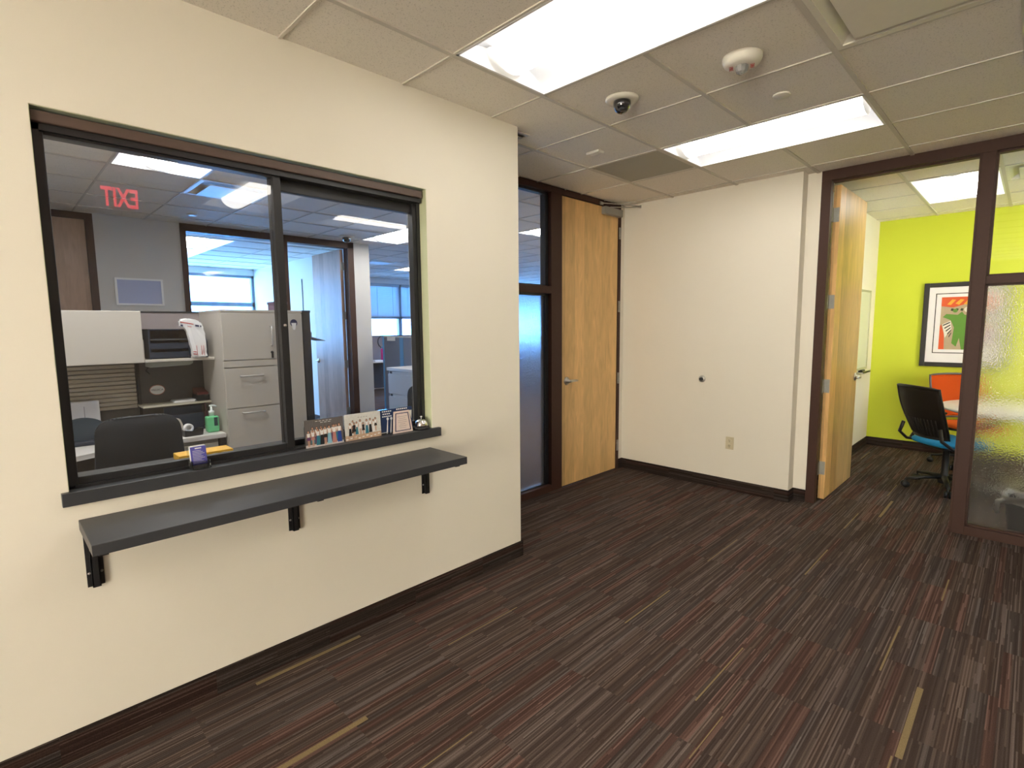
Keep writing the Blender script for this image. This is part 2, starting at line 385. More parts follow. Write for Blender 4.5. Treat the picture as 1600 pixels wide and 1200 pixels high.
b = MB(); b.box(EX-.2, 3.2, -4.8, 13.2, C+.115, C+.25)  # slab added over the tiles to stop sky light leaking through gaps
struct('ceiling_slab', b, [pm('concrete', (.3, .3, .3), .9)], 'unseen concrete slab added above the suspended ceiling to block sky light', 'ceiling')
def troffer(h, label, lens, group, along='x'):
    x0, x1, y0, y1 = h; cx, cy = (x0+x1)/2, (y0+y1)/2
    t = thing('ceiling_light', (cx, cy, C), label, 'ceiling light', group)
    LX, LY = (x1-x0)/2-.0125, (y1-y0)/2-.0065
    L, S = max(LX, LY), min(LX, LY)
    sw = (lambda p: p) if LX > LY else (lambda p: (p[1], p[0], p[2]))
    f = MB()                                   # rim and box behind the reflectors
    for sgn in (-1, 1):
        a, c = sorted((sgn*S, sgn*(S-.012)))
        f.box(*((-L, L, a, c) if LX > LY else (a, c, -L, L)), 0, .10)
        a, c = sorted((sgn*L, sgn*(L-.012)))
        f.box(*((a, c, -S, S) if LX > LY else (-S, S, a, c)), 0, .10)
    f.box(-LX, LX, -LY, LY, .10, .11)
    f.build('housing', WHITE, t, world=False)
    r = MB()
    for sgn in (-1, 1):
        def fn(u, v, sgn=sgn):
            q = .115+(S-.012-.115)*u
            return sw((-L+.012+(2*L-.024)*v, sgn*q, .085*math.cos(u*pi/2)**.7 + .004))
        r.grid(fn, 8, 1)
    r.build('reflector', REFL, t, world=False)
    k = MB()
    def fl(u, v):
        a = pi*u
        return sw((-L+.05+(2*L-.10)*v, -.115*math.cos(a), .085-.083*math.sin(a)))
    k.grid(fl, 16, 1)
    k.build('lens', lens, t, world=False)
    for sgn in (-1, 1):
        e = MB()
        pts = [sw((sgn*(L-.049), -.118*math.cos(pi*i/16), .085-.086*math.sin(pi*i/16))) for i in range(17)]
        e.poly(pts)
        e.build('end_cap', WHITE, t, world=False)
    return t
for h, lab in zip(T_LOBBY, ['long fluorescent ceiling light nearest the reception wall window, cut by the top of the photo', 'fluorescent ceiling light beside the dark perforated return grille',
        'lobby ceiling light mirrored in the reception glass', 'unseen lobby ceiling light added behind the viewer beside the reception wall', 'unseen lobby ceiling light added behind the viewer in the middle of the lobby', 'unseen lobby ceiling light added beside the frosted partition']):
    troffer(h, lab, LENS, 'lobby ceiling lights')
for h, lab in zip(T_CONF, ['ceiling light of the lime green meeting room, crossed by the brown frame', 'second meeting room ceiling light, farther from the open door']):
    troffer(h, lab, LENSM, 'meeting room ceiling lights')
for h, lab in zip(T_OFF, ['office ceiling light at the top of the sliding pane, above the tall cabinet', 'office ceiling light beside the cream column end, right of the black dome camera', 'office ceiling light seen large through the clear glass beside the closed maple door',
        'small office ceiling light seen low through the clear glass beside the closed maple door', 'far open office ceiling light near the outside windows', 'nearer ceiling light of the room behind the office side window', 'farther ceiling light of the room behind the office side window', 'unseen open office ceiling light added far behind the closed maple door', 'unseen office ceiling light added directly behind the reception wall']):
    troffer(h, lab, LENSX if h[2] > 4.0 else LENSP if h[0] < -8 else LENSO, 'office ceiling lights')
def diffuser(h, label, mat=PLASTW, z=C):
    x0, x1, y0, y1 = h; cx, cy = (x0+x1)/2, (y0+y1)/2; S = P/2-.0065; z += .0015
    t = thing('air_diffuser', (cx, cy, z), label, 'air diffuser')
    f = MB()
    for s in (-1, 1):
        a, c = sorted((s*S, s*(S-.03))); f.box(a, c, -S, S, 0, .012); f.box(-S+.03, S-.03, a, c, 0, .012)
    def cone(k):
        pts = [(S-.03, .006), (S-.09, .05)]
        d = [(1, 1), (-1, 1), (-1, -1), (1, -1)]; A, B = d[k], d[(k+1) % 4]
        f.poly([(A[0]*pts[0][0], A[1]*pts[0][0], pts[0][1]), (B[0]*pts[0][0], B[1]*pts[0][0], pts[0][1]), (B[0]*pts[1][0], B[1]*pts[1][0], pts[1][1]), (A[0]*pts[1][0], A[1]*pts[1][0], pts[1][1])])
    for k in range(4): cone(k)
    f.box(-S+.08, S-.08, -S+.08, S-.08, .05, .06)
    f.build('frame', mat, t, world=False)
    p = MB(); p.box(-S+.085, S-.085, -S+.085, S-.085, -.012, -.004, bev=.003); p.build('plaque', mat, t, world=False)
    return t
diffuser(DIFF, 'square plaque air diffuser in the lobby ceiling beside the big ceiling light')
diffuser(CDIFF, 'square plaque air diffuser in the meeting room ceiling beside its light')
diffuser(ODIFF[0], 'square plaque air diffuser in the office ceiling behind the sliding pane')
diffuser(ODIFF[1], 'air diffuser in the open office ceiling seen past the cream column')
t = thing('return_grille', ((RET[0]+RET[1])/2, (RET[2]+RET[3])/2, C+.0015), 'dark grey perforated return air grille beside the smaller ceiling light', 'air grille')
b = MB(); S = P/2-.0065; b.box(-S+.012, S-.012, -S+.012, S-.012, .004, .012); b.build('perforated_panel', PERF, t, world=False)
b = MB()
for s in (-1, 1):
    a, c = sorted((s*S, s*(S-.014))); b.box(a, c, -S, S, .0, .012); b.box(-S+.014, S-.014, a, c, .0, .012)
b.build('frame', TEE, t, world=False)
# small ceiling fittings
t = thing('fire_strobe', (-1.037, 2.548, C), 'round white ceiling fire alarm strobe with red lettering', 'fire alarm')
b = MB(); b.lathe([(.086, 0), (.086, -.012), (.078, -.03), (.056, -.04), (0, -.041)]); b.build('base', PLASTW, t, world=False)
b = MB(); b.lathe([(.030, -.038), (.030, -.05), (.024, -.066), (.012, -.074), (0, -.075)], seg=10, smooth=False); b.build('strobe_lens', pm('clear lens', (.85, .85, .85), .06, trans=.7), t, world=False)
def down(x, y, z, rot): return Matrix.Translation((x, y, z)) @ Matrix.Rotation(rot, 4, 'Z') @ Matrix.Rotation(pi, 4, 'X')
text('lettering', 'FIRE', .024, RED, t, down(-.044, -.014, -.0425, pi/2+.35)); text('lettering', 'FIRE', .024, RED, t, down(.040, .022, -.0425, -pi/2+.35))
def dome(loc, label, r=.066):
    t = thing('dome_camera', loc, label, 'security camera')
    b = MB(); b.lathe([(r*1.35, 0), (r*1.35, -.006), (r*1.25, -.014), (r*.8, -.016), (0, -.016)]); b.build('trim_ring', PLASTW, t, world=False)
    b = MB(); b.lathe([(r*.72, -.014), (r*.72, -.03)] + [(r*.72*math.cos(a), -.03-r*.72*math.sin(a)) for a in [i*pi/2/8 for i in range(1, 9)]]); b.build('dome', SMOKE, t, world=False)
    b = MB(); b.lathe([(r*.30, -.056), (r*.28, -.068), (0, -.068)], seg=16, c=(.026, -.03, -.008)); b.build('camera_lens', BLACK, t, world=False)
dome((-1.665, 2.53, C), 'black dome security camera with white ring in the lobby ceiling')
dome((-6.60, 3.52, C), 'black dome security camera in the office ceiling behind the glass', .075)
t = thing('sprinkler_cover', (-1.045, 3.10, C), 'small round white sprinkler cover plate in the lobby ceiling', 'sprinkler cover')
b = MB(); b.lathe([(.043, 0), (.043, -.006), (.040, -.009), (0, -.009)]); b.build('cover_plate', PLASTW, t, world=False)
t = thing('sprinkler_cover', (-6.43, 1.665, C), 'small round white sprinkler cover plate in the office ceiling', 'sprinkler cover')
b = MB(); b.lathe([(.05, 0), (.05, -.006), (.047, -.009), (0, -.009)]); b.build('cover_plate', WHITE, t, world=False)
t = thing('ceiling_sensor', (-2.285, 3.14, C), 'small white rectangular sensor on the lobby ceiling near the closed maple door', 'sensor')
b = MB(); b.box(-.055, .055, -.03, .03, -.014, .004, bev=.004); b.build('cover', PLASTW, t, world=False)
b = MB()
for k in range(4): b.box(-.04, .04, -.02+k*.012, -.015+k*.012, -.0155, -.013)
b.build('vent_slots', TEE, t, world=False)

# ------------------------------------------------------------------ walls
W0, W1, WZ0, WZ1 = .162, 1.719, .925, 2.259
b = MB(); TH = .14
b.box(WX-TH, WX, -4.7, W0, 0, C+.05); b.box(WX-TH, WX, W1, 2.4208, 0, C+.05); b.box(WX-TH, WX, W0, W1, 0, WZ0); b.box(WX-TH, WX, W0, W1, WZ1, C+.05)
b.box(WX-TH+.01, WX-.004, W1-.002, W1+.002, WZ0, WZ1, 1); b.box(WX-TH+.01, WX-.004, W0, W1, WZ1-.002, WZ1+.002, 1); b.box(WX-TH+.01, WX-.004, W0-.002, W0+.002, WZ0, WZ1, 1)
struct('wall_left', b, [CREAM, GREENRET], 'cream painted reception wall holding the sliding window and the grey shelf', 'wall')
b = MB(); b.box(DX-.06, WX-TH, 2.28, 2.4208, 0, C+.05); b.box(DX-.14, DX-.0, 2.2, 2.50, 0, C+.05)
struct('wall_alcove', b, [CREAM], 'short cream wall around the corner from the reception window', 'wall')
b = MB(); b.box(DX-.14, -1.4131, BY, 5.0, 0, C+.05); b.box(-1.42, -1.3102, FY, 5.0, 0, C+.05); b.box(-1.53, -1.43, 4.98, 7.8, 0, C+.05); b.box(DX-.14, DX, 4.70, BY+.01, 0, C+.05)
struct('wall_back', b, [CREAM], 'cream wall with an outlet and a door stop between the two maple doors', 'wall')
b = MB(); b.box(-1.53, 3.1, 7.8, 7.9, 0, C+.05)
struct('wall_meeting', b, [LIME], 'lime green end wall of the meeting room behind the framed picture', 'wall')
b = MB(); b.box(3.0, 3.1, 4.95, 7.8, 0, C+.05); struct('wall_meeting_side', b, [CREAM], 'cream side wall of the meeting room behind the frosted glass', 'wall')
b = MB(); b.box(2.0, 2.1, -4.7, 5.0, 0, C+.05); struct('wall_right', b, [pm('dark taupe paint', (.40, .34, .28), .75, var=.02, scale=4)], 'taupe lobby wall beside the viewer, opposite the reception window', 'wall')  # unseen wall kept dark to weaken its reflection in the reception glass
b = MB(); b.box(WX-TH, .1, -4.8, -4.7, 0, C+.05); b.box(1.9, 2.1, -4.8, -4.7, 0, C+.05); b.box(.1, 1.9, -4.8, -4.7, 2.5, C+.05); struct('wall_front', b, [CREAM], 'cream lobby wall behind the viewer', 'wall')
b = MB(); b.box(DX-.14, DX-.0, 5.0, 13.1, 0, C+.05); struct('wall_open_office', b, [CREAM2], 'side wall of the open office behind the closed door', 'wall')

def baseboard(n, boxes, label, h=.105):
    b = MB()
    for (x0, x1, y0, y1) in boxes: b.box(x0, x1, y0, y1, 0, h, bev=.003)
    struct('baseboard_'+n, b, [CARPETBASE], label, 'baseboard')
baseboard('left', [(WX, WX+.012, -4.7, 2.433), (WX-.6, WX+.012, 2.4208, 2.433)], 'dark carpet baseboard along the foot of the reception wall')
baseboard('back', [(DX, -1.40, BY-.012, BY), (-1.4131, -1.401, BY-.012, FY), (-1.41, -1.3102, FY-.012, FY), (DX, DX+.012, 4.70, BY)], 'dark baseboard along the wall with the outlet')
baseboard('meeting', [(-1.43, 3.0, 7.788, 7.8), (-1.43, -1.418, 5.0, 7.8)], 'dark baseboard around the lime green meeting room')

# ------------------------------------------------------------------ wall fittings
t = thing('power_outlet', (-1.926, BY, .442), 'ivory power outlet low on the cream wall', 'outlet')
b = MB(); b.box(-.037, .037, -.006, 0, -.058, .058, bev=.003); b.build('cover_plate', IVORY, t, world=False)
for z in (-.024, .024):
    b = MB(); b.lathe([(.017, 0), (.017, .003), (.015, .004), (0, .004)], M=Matrix.Translation((0, -.005, z)) @ Matrix.Rotation(pi/2, 4, 'X'), seg=20)
    b.build('receptacle', IVORY, t, world=False)
for z in (-.024, .024):
    b = MB()
    for x in (-.006, .006): b.box(x-.0012, x+.0012, -.0098, -.0085, z-.001, z+.009)
    b.box(-.002, .002, -.0098, -.0085, z-.011, z-.006)
    b.build('slots', BLACK, t, world=False)
t = thing('door_stop', (-2.208, BY, 1.02), 'round steel wall bumper door stop on the cream wall', 'door stop')
R = Matrix.Rotation(pi/2, 4, 'X')
b = MB(); b.lathe([(.032, 0), (.032, .008), (.026, .014), (.018, .016), (0, .016)], M=R); b.build('rose', STEEL, t, world=False)
b = MB(); b.lathe([(.016, .014), (.016, .03), (.012, .034), (0, .034)], M=R); b.build('rubber_bumper', RUBBER, t, world=False)

# ------------------------------------------------------------------ reception window
wn = sempty('window_1', (WX-.07, (W0+W1)/2, .975), 'black framed sliding reception window in the cream wall', 'window')
b = MB(); b.box(WX-.09, WX-.016, W0+.002, W1-.014, 2.212, WZ1-.010, bev=.004); b.build('header', HEADBR, wn)
b = MB()
b.box(WX-.13, WX-.03, W0, W0+.022, .975, 2.21); b.box(WX-.13, WX-.062, W1-.022, W1, .975, 2.21); b.box(WX-.13, WX-.03, W0, W1-.02, 2.19, 2.214)
b.box(WX-.10, WX-.07, W1-.045, W1-.02, .975, 2.2); b.box(WX-.13, WX-.03, W0, W1, .972, .983)
b.build('track_frame', BLACKAL, wn)
def sash(nm, x0, x1, y0, y1, z0, z1, sl, sr, st, sb):
    b = MB(); b.box(x0, x1, y0, y0+sl, z0, z1, bev=.002); b.box(x0, x1, y1-sr, y1, z0, z1, bev=.002)
    b.box(x0, x1, y0+sl, y1-sr, z1-st, z1, bev=.002); b.box(x0, x1, y0+sl, y1-sr, z0, z0+sb, bev=.002)
    s = b.build(nm, BLACKAL, wn)
    g = MB(); xm = (x0+x1)/2; g.box(xm-.003, xm+.003, y0+sl-.004, y1-sr+.004, z0+sb-.004, z1-st+.004); g.build('glass_pane', GLASS, s)
    return s
s1 = sash('sliding_sash', WX-.075, WX-.045, W0+.005, .972, .98, 2.195, .028, .034, .014, .030)
sash('fixed_sash', WX-.115, WX-.085, .94, W1-.02, .98, 2.195, .034, .024, .055, .030)
b = MB(); b.lathe([(.007, 0), (.007, .004), (0, .005)], M=Matrix.Translation((WX-.045, .957, 1.545)) @ Matrix.Rotation(pi/2, 4, 'Y'), seg=16); b.build('lock_button', STEEL, s1)
b = MB(); b.box(WX-.30, WX+.022, W0-.021, W1+.046, .925, .973, bev=.002); b.box(WX-.30, WX, W0, W1, .925, .972)
b.build('sill', CHAR, wn)

# ------------------------------------------------------------------ shelf
SZ = .867
t = thing('wall_shelf', (WX, .94, SZ), 'long charcoal laminate shelf on three black brackets under the reception window', 'shelf')
b = MB(); b.box(WX, -2.025, .18, 1.70, SZ-.037, SZ, bev=.002); b.build('shelf_board', CHAR, t)
for yc in (.212, .93, 1.662):
    b = MB(); y = yc
    for s in (-1, 1): b.box(WX, WX+.004, min(y+s*.010, y+s*.025), max(y+s*.010, y+s*.025), .615, SZ-.037)
    b.box(WX, WX+.022, y-.012, y-.009, .615, SZ-.037); b.box(WX, WX+.022, y+.009, y+.012, .615, SZ-.037); b.box(WX+.019, WX+.022, y-.012, y+.012, .615, SZ-.037)
    b.prism([(WX, SZ-.037), (WX+.29, SZ-.037), (WX+.29, SZ-.050), (WX+.02, SZ-.085)], y-.012, y+.012, axis='y')
    br = b.build('bracket', BLACKAL, t)
    for s in (-1, 1):
        b = MB(); b.lathe([(.005, 0), (.004, .003), (0, .003)], M=Matrix.Translation((WX+.004, y+s*.018, .665)) @ Matrix.Rotation(pi/2, 4, 'Y'), seg=10)
        b.build('screw', STEEL, br)

# ------------------------------------------------------------------ things on the window sill
SK = pm('skin tone print', (.52, .30, .21), .5); PH = [pm('print '+n, c, .35) for n, c in [('teal', (.03, .17, .24)), ('sky blue', (.22, .45, .60)), ('black', (.015, .015, .02)), ('purple', (.12, .03, .12)),
      ('royal blue', (.02, .06, .30)), ('rose', (.45, .20, .18)), ('white', (.75, .74, .74)), ('brown hair', (.09, .045, .03))]]
ACR = pm('clear acrylic', (.95, .97, .98), .04, trans=1, var=.01, ior=1.3)
def photo(name, y0, y1, z0, z1, x, bgmats, paint, label, lean=.0):
    t = thing(name, (x, (y0+y1)/2, z0), label, 'photo print', 'acrylic photo prints')
    w, h = (y1-y0)/2, z1-z0
    b = MB(); b.box(-.012, -.002, -w, w, 0, h, bev=.001); b.build('acrylic_block', ACR, t, world=False)
    b = MB(); mats = list(bgmats)
    paint(b, mats, w, h)
    b.build('photo', mats, t, world=False)
    t.rotation_euler = (0, lean, 0)
    return t
def rect(b, y0, y1, z0, z1, m, x=.0): b.poly([(x, y0, z0), (x, y1, z0), (x, y1, z1), (x, y0, z1)], m)
def blob(b, y, z, ry, rz, m, x=.0, n=12): b.poly([(x, y+ry*math.cos(2*pi*k/n), z+rz*math.sin(2*pi*k/n)) for k in range(n)], m)
def figure(b, y, z, hh, dress, skin, hair, white, x=0.0, long=True, bare=False):
    e = .00008
    if bare or not long:
        for s in (-1, 1): rect(b, y+s*hh*.035-hh*.025, y+s*hh*.035+hh*.025, z, z+hh*.5, skin, x)
    bot = z+(.02 if long else .38)*hh
    b.poly([(x+e, y-hh*.13, bot), (x+e, y+hh*.13, bot), (x+e, y+hh*.075, z+hh*.62), (x+e, y-hh*.075, z+hh*.62)], dress)
    b.poly([(x+2*e, y-hh*.075, z+hh*.58), (x+2*e, y+hh*.075, z+hh*.58), (x+2*e, y+hh*.10, z+hh*.82), (x+2*e, y-hh*.10, z+hh*.82)], white)
    for s in (-1, 1): b.poly([(x+e, y+s*hh*.10, z+hh*.82), (x+e, y+s*hh*.15, z+hh*.56), (x+e, y+s*hh*.115, z+hh*.56), (x+e, y+s*hh*.07, z+hh*.80)], skin)
    blob(b, y, z+hh*.915, hh*.075, hh*.095, hair, x+e); blob(b, y, z+hh*.90, hh*.05, hh*.07, skin, x+2*e)
FEET = PH[6]
def paint1(b, mats, w, h):
    mats += [pm('print grey boards', (.11, .10, .10), .4, var=.5, scale=60, stretch=(1, 6, .3)), pm('print pale floor', (.55, .52, .52), .4, var=.3, scale=80)] + [SK] + PH
    rect(b, -w, w, h*.10, h, 0); rect(b, -w, w, 0, h*.10, 1)
    sk, P0 = 2, 3
    for k, (u, z, c) in enumerate([(-.62, .62, 7), (-.4, .64, 4), (-.18, .66, 3), (.02, .67, 7), (.22, .66, 5), (.44, .68, 7), (.62, .70, 7)]):
        figure(b, u*w, h*.14, h*.60, P0+(k*3) % 6, sk, P0+7, P0+6, .0003)
    for k, (u, c, lg) in enumerate([(-.84, 3, 0), (-.62, 5, 0), (-.36, 0, 1), (-.16, 2, 1), (.02, 2, 0), (.24, 1, 1), (.50, 5, 1), (.78, 4, 1)]):
        figure(b, u*w, h*.045, h*(.58+.02*k), P0+c, sk, P0+7, P0+6, .0008, long=bool(lg))
    for k in range(5): rect(b, w*(-.45+.18*k), w*(-.33+.18*k), h*.92, h*.935, P0+6, .0004)
    for k in range(3): rect(b, w*(-.2+.2*k), w*(-.06+.2*k), h*.86, h*.875, P0+6, .0004)
def paint2(b, mats, w, h):
    mats += [pm('print white wall', (.60, .60, .58), .4, var=.15, scale=90), pm('print sandy floor', (.50, .35, .25), .4, var=.5, scale=150)] + [SK] + PH
    rect(b, -w, w, h*.2, h, 0); rect(b, -w, w, 0, h*.2, 1)
    P0 = 3
    for k, (u, z, s, c, lg) in enumerate([(-.72, .17, .50, 2, 1), (-.56, .26, .5, 7, 1), (-.50, .10, .58, 2, 0), (-.36, .2, .50, 0, 1), (-.16, .2, .56, 6, 0), (.0, .14, .50, 2, 0), (.20, .18, .56, 0, 1), (.40, .2, .56, 2, 1), (.58, .2, .50, 6, 1), (.70, .24, .52, 2, 0)]):
        figure(b, u*w, h*z, h*s, P0+c, 2, P0+7, P0+(2 if k in (2, 5) else 6), .0003+.0004*(z < .18), long=bool(lg))
    for k in range(4): rect(b, w*(-.28+.15*k), w*(-.19+.15*k), h*.84, h*.85, P0+2, .0004)
    for k in range(9): blob(b, w*(-.9+.22*k), h*(.06+.03*(k % 3)), w*.07, h*.02, P0+6, .0003)
def paint3(b, mats, w, h):
    mats += [pm('print navy', (.012, .03, .10), .35, var=.3, scale=20)] + PH
    rect(b, -w, w, 0, h, 0)
    wh = 7
    for z, u0, n in [(.90, -.88, 5), (.80, -.85, 4), (.70, -.88, 5), (.93, .0, 6)]:
        for k in range(n): rect(b, w*(u0+.12*k), w*(u0+.12*k+.09), h*z, h*(z+.045), wh, .0004)
    for u in (-.58, -.36):
        b.poly([(.0004, w*(u-.10), h*.03), (.0004, w*(u-.02), h*.03), (.0004, w*(u+.04), h*.60), (.0004, w*(u+.0), h*.60)], wh); blob(b, w*(u+.02), h*.62, w*.07, h*.06, wh, .0005)
    rect(b, -w, -w*.6, h*.06, h*.085, wh, .0004)
    b.poly([(.0004, w*.80, h*.85), (.0004, w*.98, h*.85), (.0004, w*.92, h*.5)], wh)
XS = WX-.022
photo('photo_print', 1.013, 1.203, .974, 1.104, XS, [], paint1, 'acrylic photo print of women in bright long skirts, nearest the window mullion', -.06)
photo('photo_print', 1.211, 1.411, .974, 1.106, XS, [], paint2, 'acrylic photo print of people in dark dresses against a white wall', -.06)
photo('photo_print', 1.415, 1.612, .974, 1.104, XS-.008, [], paint3, 'navy blue photo print standing behind the small framed certificate', -.06)
t = thing('award_plaque', (WX-.008, 1.535, .974), 'small cream award plaque with navy border leaning on the navy print', 'plaque')
NAVY = pm('navy border', (.02, .025, .09), .4); PAPER = pm('cream paper', (.70, .58, .54), .6, var=.05)
b = MB(); b.prism([(-.062, 0), (.062, 0), (.048, .116), (-.048, .116)], -.006, 0, axis='x', bev=.001); b.build('board', PAPER, t, world=False)
b = MB()
b.poly([(.0006, -.050, .010), (.0006, .050, .010), (.0006, .040, .106), (.0006, -.040, .106)], 0); b.poly([(.0009, -.044, .014), (.0009, .044, .014), (.0009, .035, .102), (.0009, -.035, .102)], 1)
for k, ww in enumerate([.02, .024, .016, .028, .026, .02, .03]): b.poly([(.0012, -ww, .026+.010*k), (.0012, ww, .026+.010*k), (.0012, ww, .0275+.010*k), (.0012, -ww, .0275+.010*k)], 2)
b.build('certificate', [NAVY, PAPER, pm('grey print', (.25, .22, .25), .6)], t, world=False); t.rotation_euler = (0, -.10, 0)
t = thing('desk_bell', (WX-.018, 1.658, .973), 'small chrome call bell at the end of the window sill', 'bell')
b = MB(); b.lathe([(.038, 0), (.040, .004), (.040, .012), (.034, .016), (0, .016)]); b.build('base', BLACK, t, world=False)
b = MB(); b.lathe([(.035, .018), (.036, .021), (.034, .034), (.027, .047), (.015, .055), (.006, .057), (0, .057)]); b.build('dome', CHROME, t, world=False)
b = MB(); b.lathe([(.003, .056), (.003, .066), (.007, .068), (.007, .072), (0, .074)], seg=14); b.build('button', CHROME, t, world=False)
t = thing('brochure_holder', (WX-.006, .571, .973), 'clear acrylic holder of blue cards standing on the window sill', 'card holder')
b = MB(); b.box(-.020, -.017, -.034, .034, 0, .095); b.box(.014, .017, -.034, .034, 0, .032); b.box(-.02, .017, -.034, -.031, 0, .035); b.box(-.02, .017, .031, .034, 0, .035); b.box(-.03, .025, -.034, .034, 0, .003)
b.build('holder', ACR, t, world=False)
b = MB()
for k in range(3): b.box(-.014+.004*k, -.011+.004*k, -.029, .029, .004, .094-.002*k)
cards = b.build('card_stack', WHITE, t, world=False)
b = MB(); rect(b, -.029, .029, .016, .090, 0, .0006)
for k in range(9): rect(b, -.022, .022-.006*(k % 3), .024+.006*k, .0255+.006*k, 1, .0009)
rect(b, -.012, .012, .080, .085, 1, .0009)
b.build('printed_face', [pm('blue card', (.09, .09, .42), .4, var=.15), PH[6]], t, world=False); t.rotation_euler = (0, -.12, .10)

# ------------------------------------------------------------------ closed maple door and side window
DO0, DO1 = 3.757, 4.655
wn = sempty('window_2', (DX, 3.2, 0), 'brown framed side window with clear upper and frosted lower glass beside the closed door', 'window')
b = MB(); x0, x1 = DX-.13, DX+.004
b.box(x0, x1, 2.50, 4.70, 2.70, C+.01, bev=.002); b.box(x0, x1, 3.605, DO0-.003, 0, 2.70, bev=.002); b.box(x0, x1, 2.48, 2.56, 0, 2.70, bev=.002)
b.box(x0, x1, 4.662, 4.705, 0, 2.70, bev=.002); b.box(x0, x1, 2.56, 3.605, 1.82, 1.885, bev=.002); b.box(x0, x1, 2.56, 3.605, 0, .065, bev=.002)
b.build('frame', BRONZE, wn)
b = MB()
for z0, z1 in ((.065, 1.82), (1.885, 2.70)):
    for y0, y1 in ((2.56, 2.575), (3.565, 3.605)): b.box(DX-.09, DX-.035, y0, y1, z0, z1)
    b.box(DX-.09, DX-.035, 2.56, 3.605, z0, z0+.012); b.box(DX-.09, DX-.035, 2.56, 3.605, z1-.02, z1)
b.build('glazing_stop', BLACKAL, wn)
b = MB(); b.box(DX-.066, DX-.060, 2.565, 3.575, 1.89, 2.69); b.build('clear_pane', GLASS, wn)
b = MB(); b.box(DX-.066, DX-.060, 2.565, 3.575, .07, 1.815); b.build('frosted_pane', FROST, wn)
dr = sempty('door_1', (DX-.02, DO1, 0), 'closed maple door beside the frosted side window', 'door')
b = MB(); b.box(DX-.048, DX-.004, DO0, DO1, .010, 2.692, bev=.001); b.build('door_leaf', MAPLE, dr)
def lever(parent, face, y, z, sx, dirY):
    b = MB(); R = Matrix.Translation((face, y, z)) @ Matrix.Rotation(sx*pi/2, 4, 'Y')
    b.lathe([(.038, 0), (.038, .008), (.032, .013), (.015, .015), (.014, .045), (0, .046)], M=R)
    b.tube([(face+sx*.042, y, z), (face+sx*.046, y+dirY*.012, z), (face+sx*.047, y+dirY*.06, z+.002), (face+sx*.042, y+dirY*.115, z-.002)], [.013, .014, .012, .009], 12)
    b.build('door_handle', STEEL, parent)
lever(dr, DX-.004, DO0+.07, 1.016, 1, 1)
b = MB(); b.box(DX-.03, DX-.0035, DO0-.0015, DO0+.002, .96, 1.07); b.build('latch_plate', STEEL, dr)
b = MB(); b.box(DX-.13, DX-.052, DO0-.003, DO1+.01, 2.672, 2.702); b.box(DX-.13, DX-.052, DO0-.004, DO0+.016, 0, 2.70); b.box(DX-.13, DX-.052, DO1-.012, DO1+.008, 0, 2.70); b.build('stop_strip', BRONZE, dr)
for z in (2.465, 1.725, .98, .26):
    b = MB()
    for k in range(5): b.cyl((DX+.012, DO1+.012, z-.057+k*.023), (DX+.012, DO1+.012, z-.057+k*.023+.0215), .009, seg=14)
    b.box(DX+.003, DX+.006, DO1+.010, DO1+.042, z-.057, z+.057)
    b.build('hinge', HINGE, dr)
b = MB(); b.box(DX+.0, DX+.055, 4.36, 4.655, 2.615, 2.685, bev=.004)
cl = b.build('door_closer', CLOSER, dr)
b = MB(); b.tube([(DX+.03, 4.47, 2.692), (DX+.10, 4.62, 2.70), (DX+.20, 4.74, 2.705)], .009, 10, flat=.5); b.tube([(DX+.20, 4.735, 2.712), (DX+.10, 4.52, 2.715), (DX+.012, 4.34, 2.715)], .009, 10, flat=.5); b.cyl((DX+.2, 4.737, 2.698), (DX+.2, 4.737, 2.72), .012)
b.box(DX+.003, DX+.018, 4.32, 4.37, 2.70, 2.728, bev=.002); b.build('closer_arm', STEEL, cl)

# ------------------------------------------------------------------ meeting room partition and open door
MX0, MX1 = -.340, -.266
wn = sempty('window_3', (.9, FY, 0), 'brown framed glass partition of the meeting room with frosted lower panes', 'window')
y0, y1 = FY-.005, FY+.10
b = MB(); b.box(-1.3102, 2.0, y0, y1, 2.672, C+.01, bev=.002); b.box(-1.3102, -1.240, y0, FY+.06, 0, 2.672, bev=.002); b.box(-1.3102, -1.249, FY+.06, y1, 0, 2.672); b.box(MX0, MX1, y0, y1, 0, 2.672, bev=.002)
b.box(MX1, 2.0, y0, y1, 1.79, 1.845, bev=.002); b.box(MX1, 2.0, y0, y1, 0, .065, bev=.002); b.box(.86, .93, y0, y1, .065, 2.672, bev=.002)
b.build('frame', BRONZE, wn)
b = MB()
for a, c in ((MX1, .86), (.93, 2.0)):
    for z0, z1 in ((.065, 1.79), (1.845, 2.672)):
        b.box(a, a+.012, FY+.02, FY+.08, z0, z1); b.box(c-.012, c, FY+.02, FY+.08, z0, z1); b.box(a, c, FY+.02, FY+.08, z0, z0+.012); b.box(a, c, FY+.02, FY+.08, z1-.012, z1)
b.build('glazing_stop', BRONZE, wn)
for a, c in ((MX1, .86), (.93, 2.0)):
    b = MB(); b.box(a+.004, c-.004, FY+.047, FY+.053, 1.85, 2.668); b.build('clear_pane', GLASS, wn)
    b = MB(); b.box(a+.004, c-.004, FY+.047, FY+.053, .07, 1.785); b.build('frosted_pane', FROSTM, wn)
b = MB(); b.box(MX0-.012, MX0, FY+.0, FY+.05, 0, 2.672); b.box(-1.238, MX0, FY+.045, y1, 2.66, 2.672); b.build('door_stop_strip', BRONZE, wn)
dr = sempty('door_2', (-1.24, 5.03, 0), 'maple door standing open into the lime green meeting room', 'door')
b = MB(); b.box(-1.252, -1.203, 5.032, 5.950, .012, 2.655, bev=.001); b.build('door_leaf', MAPLE2, dr)
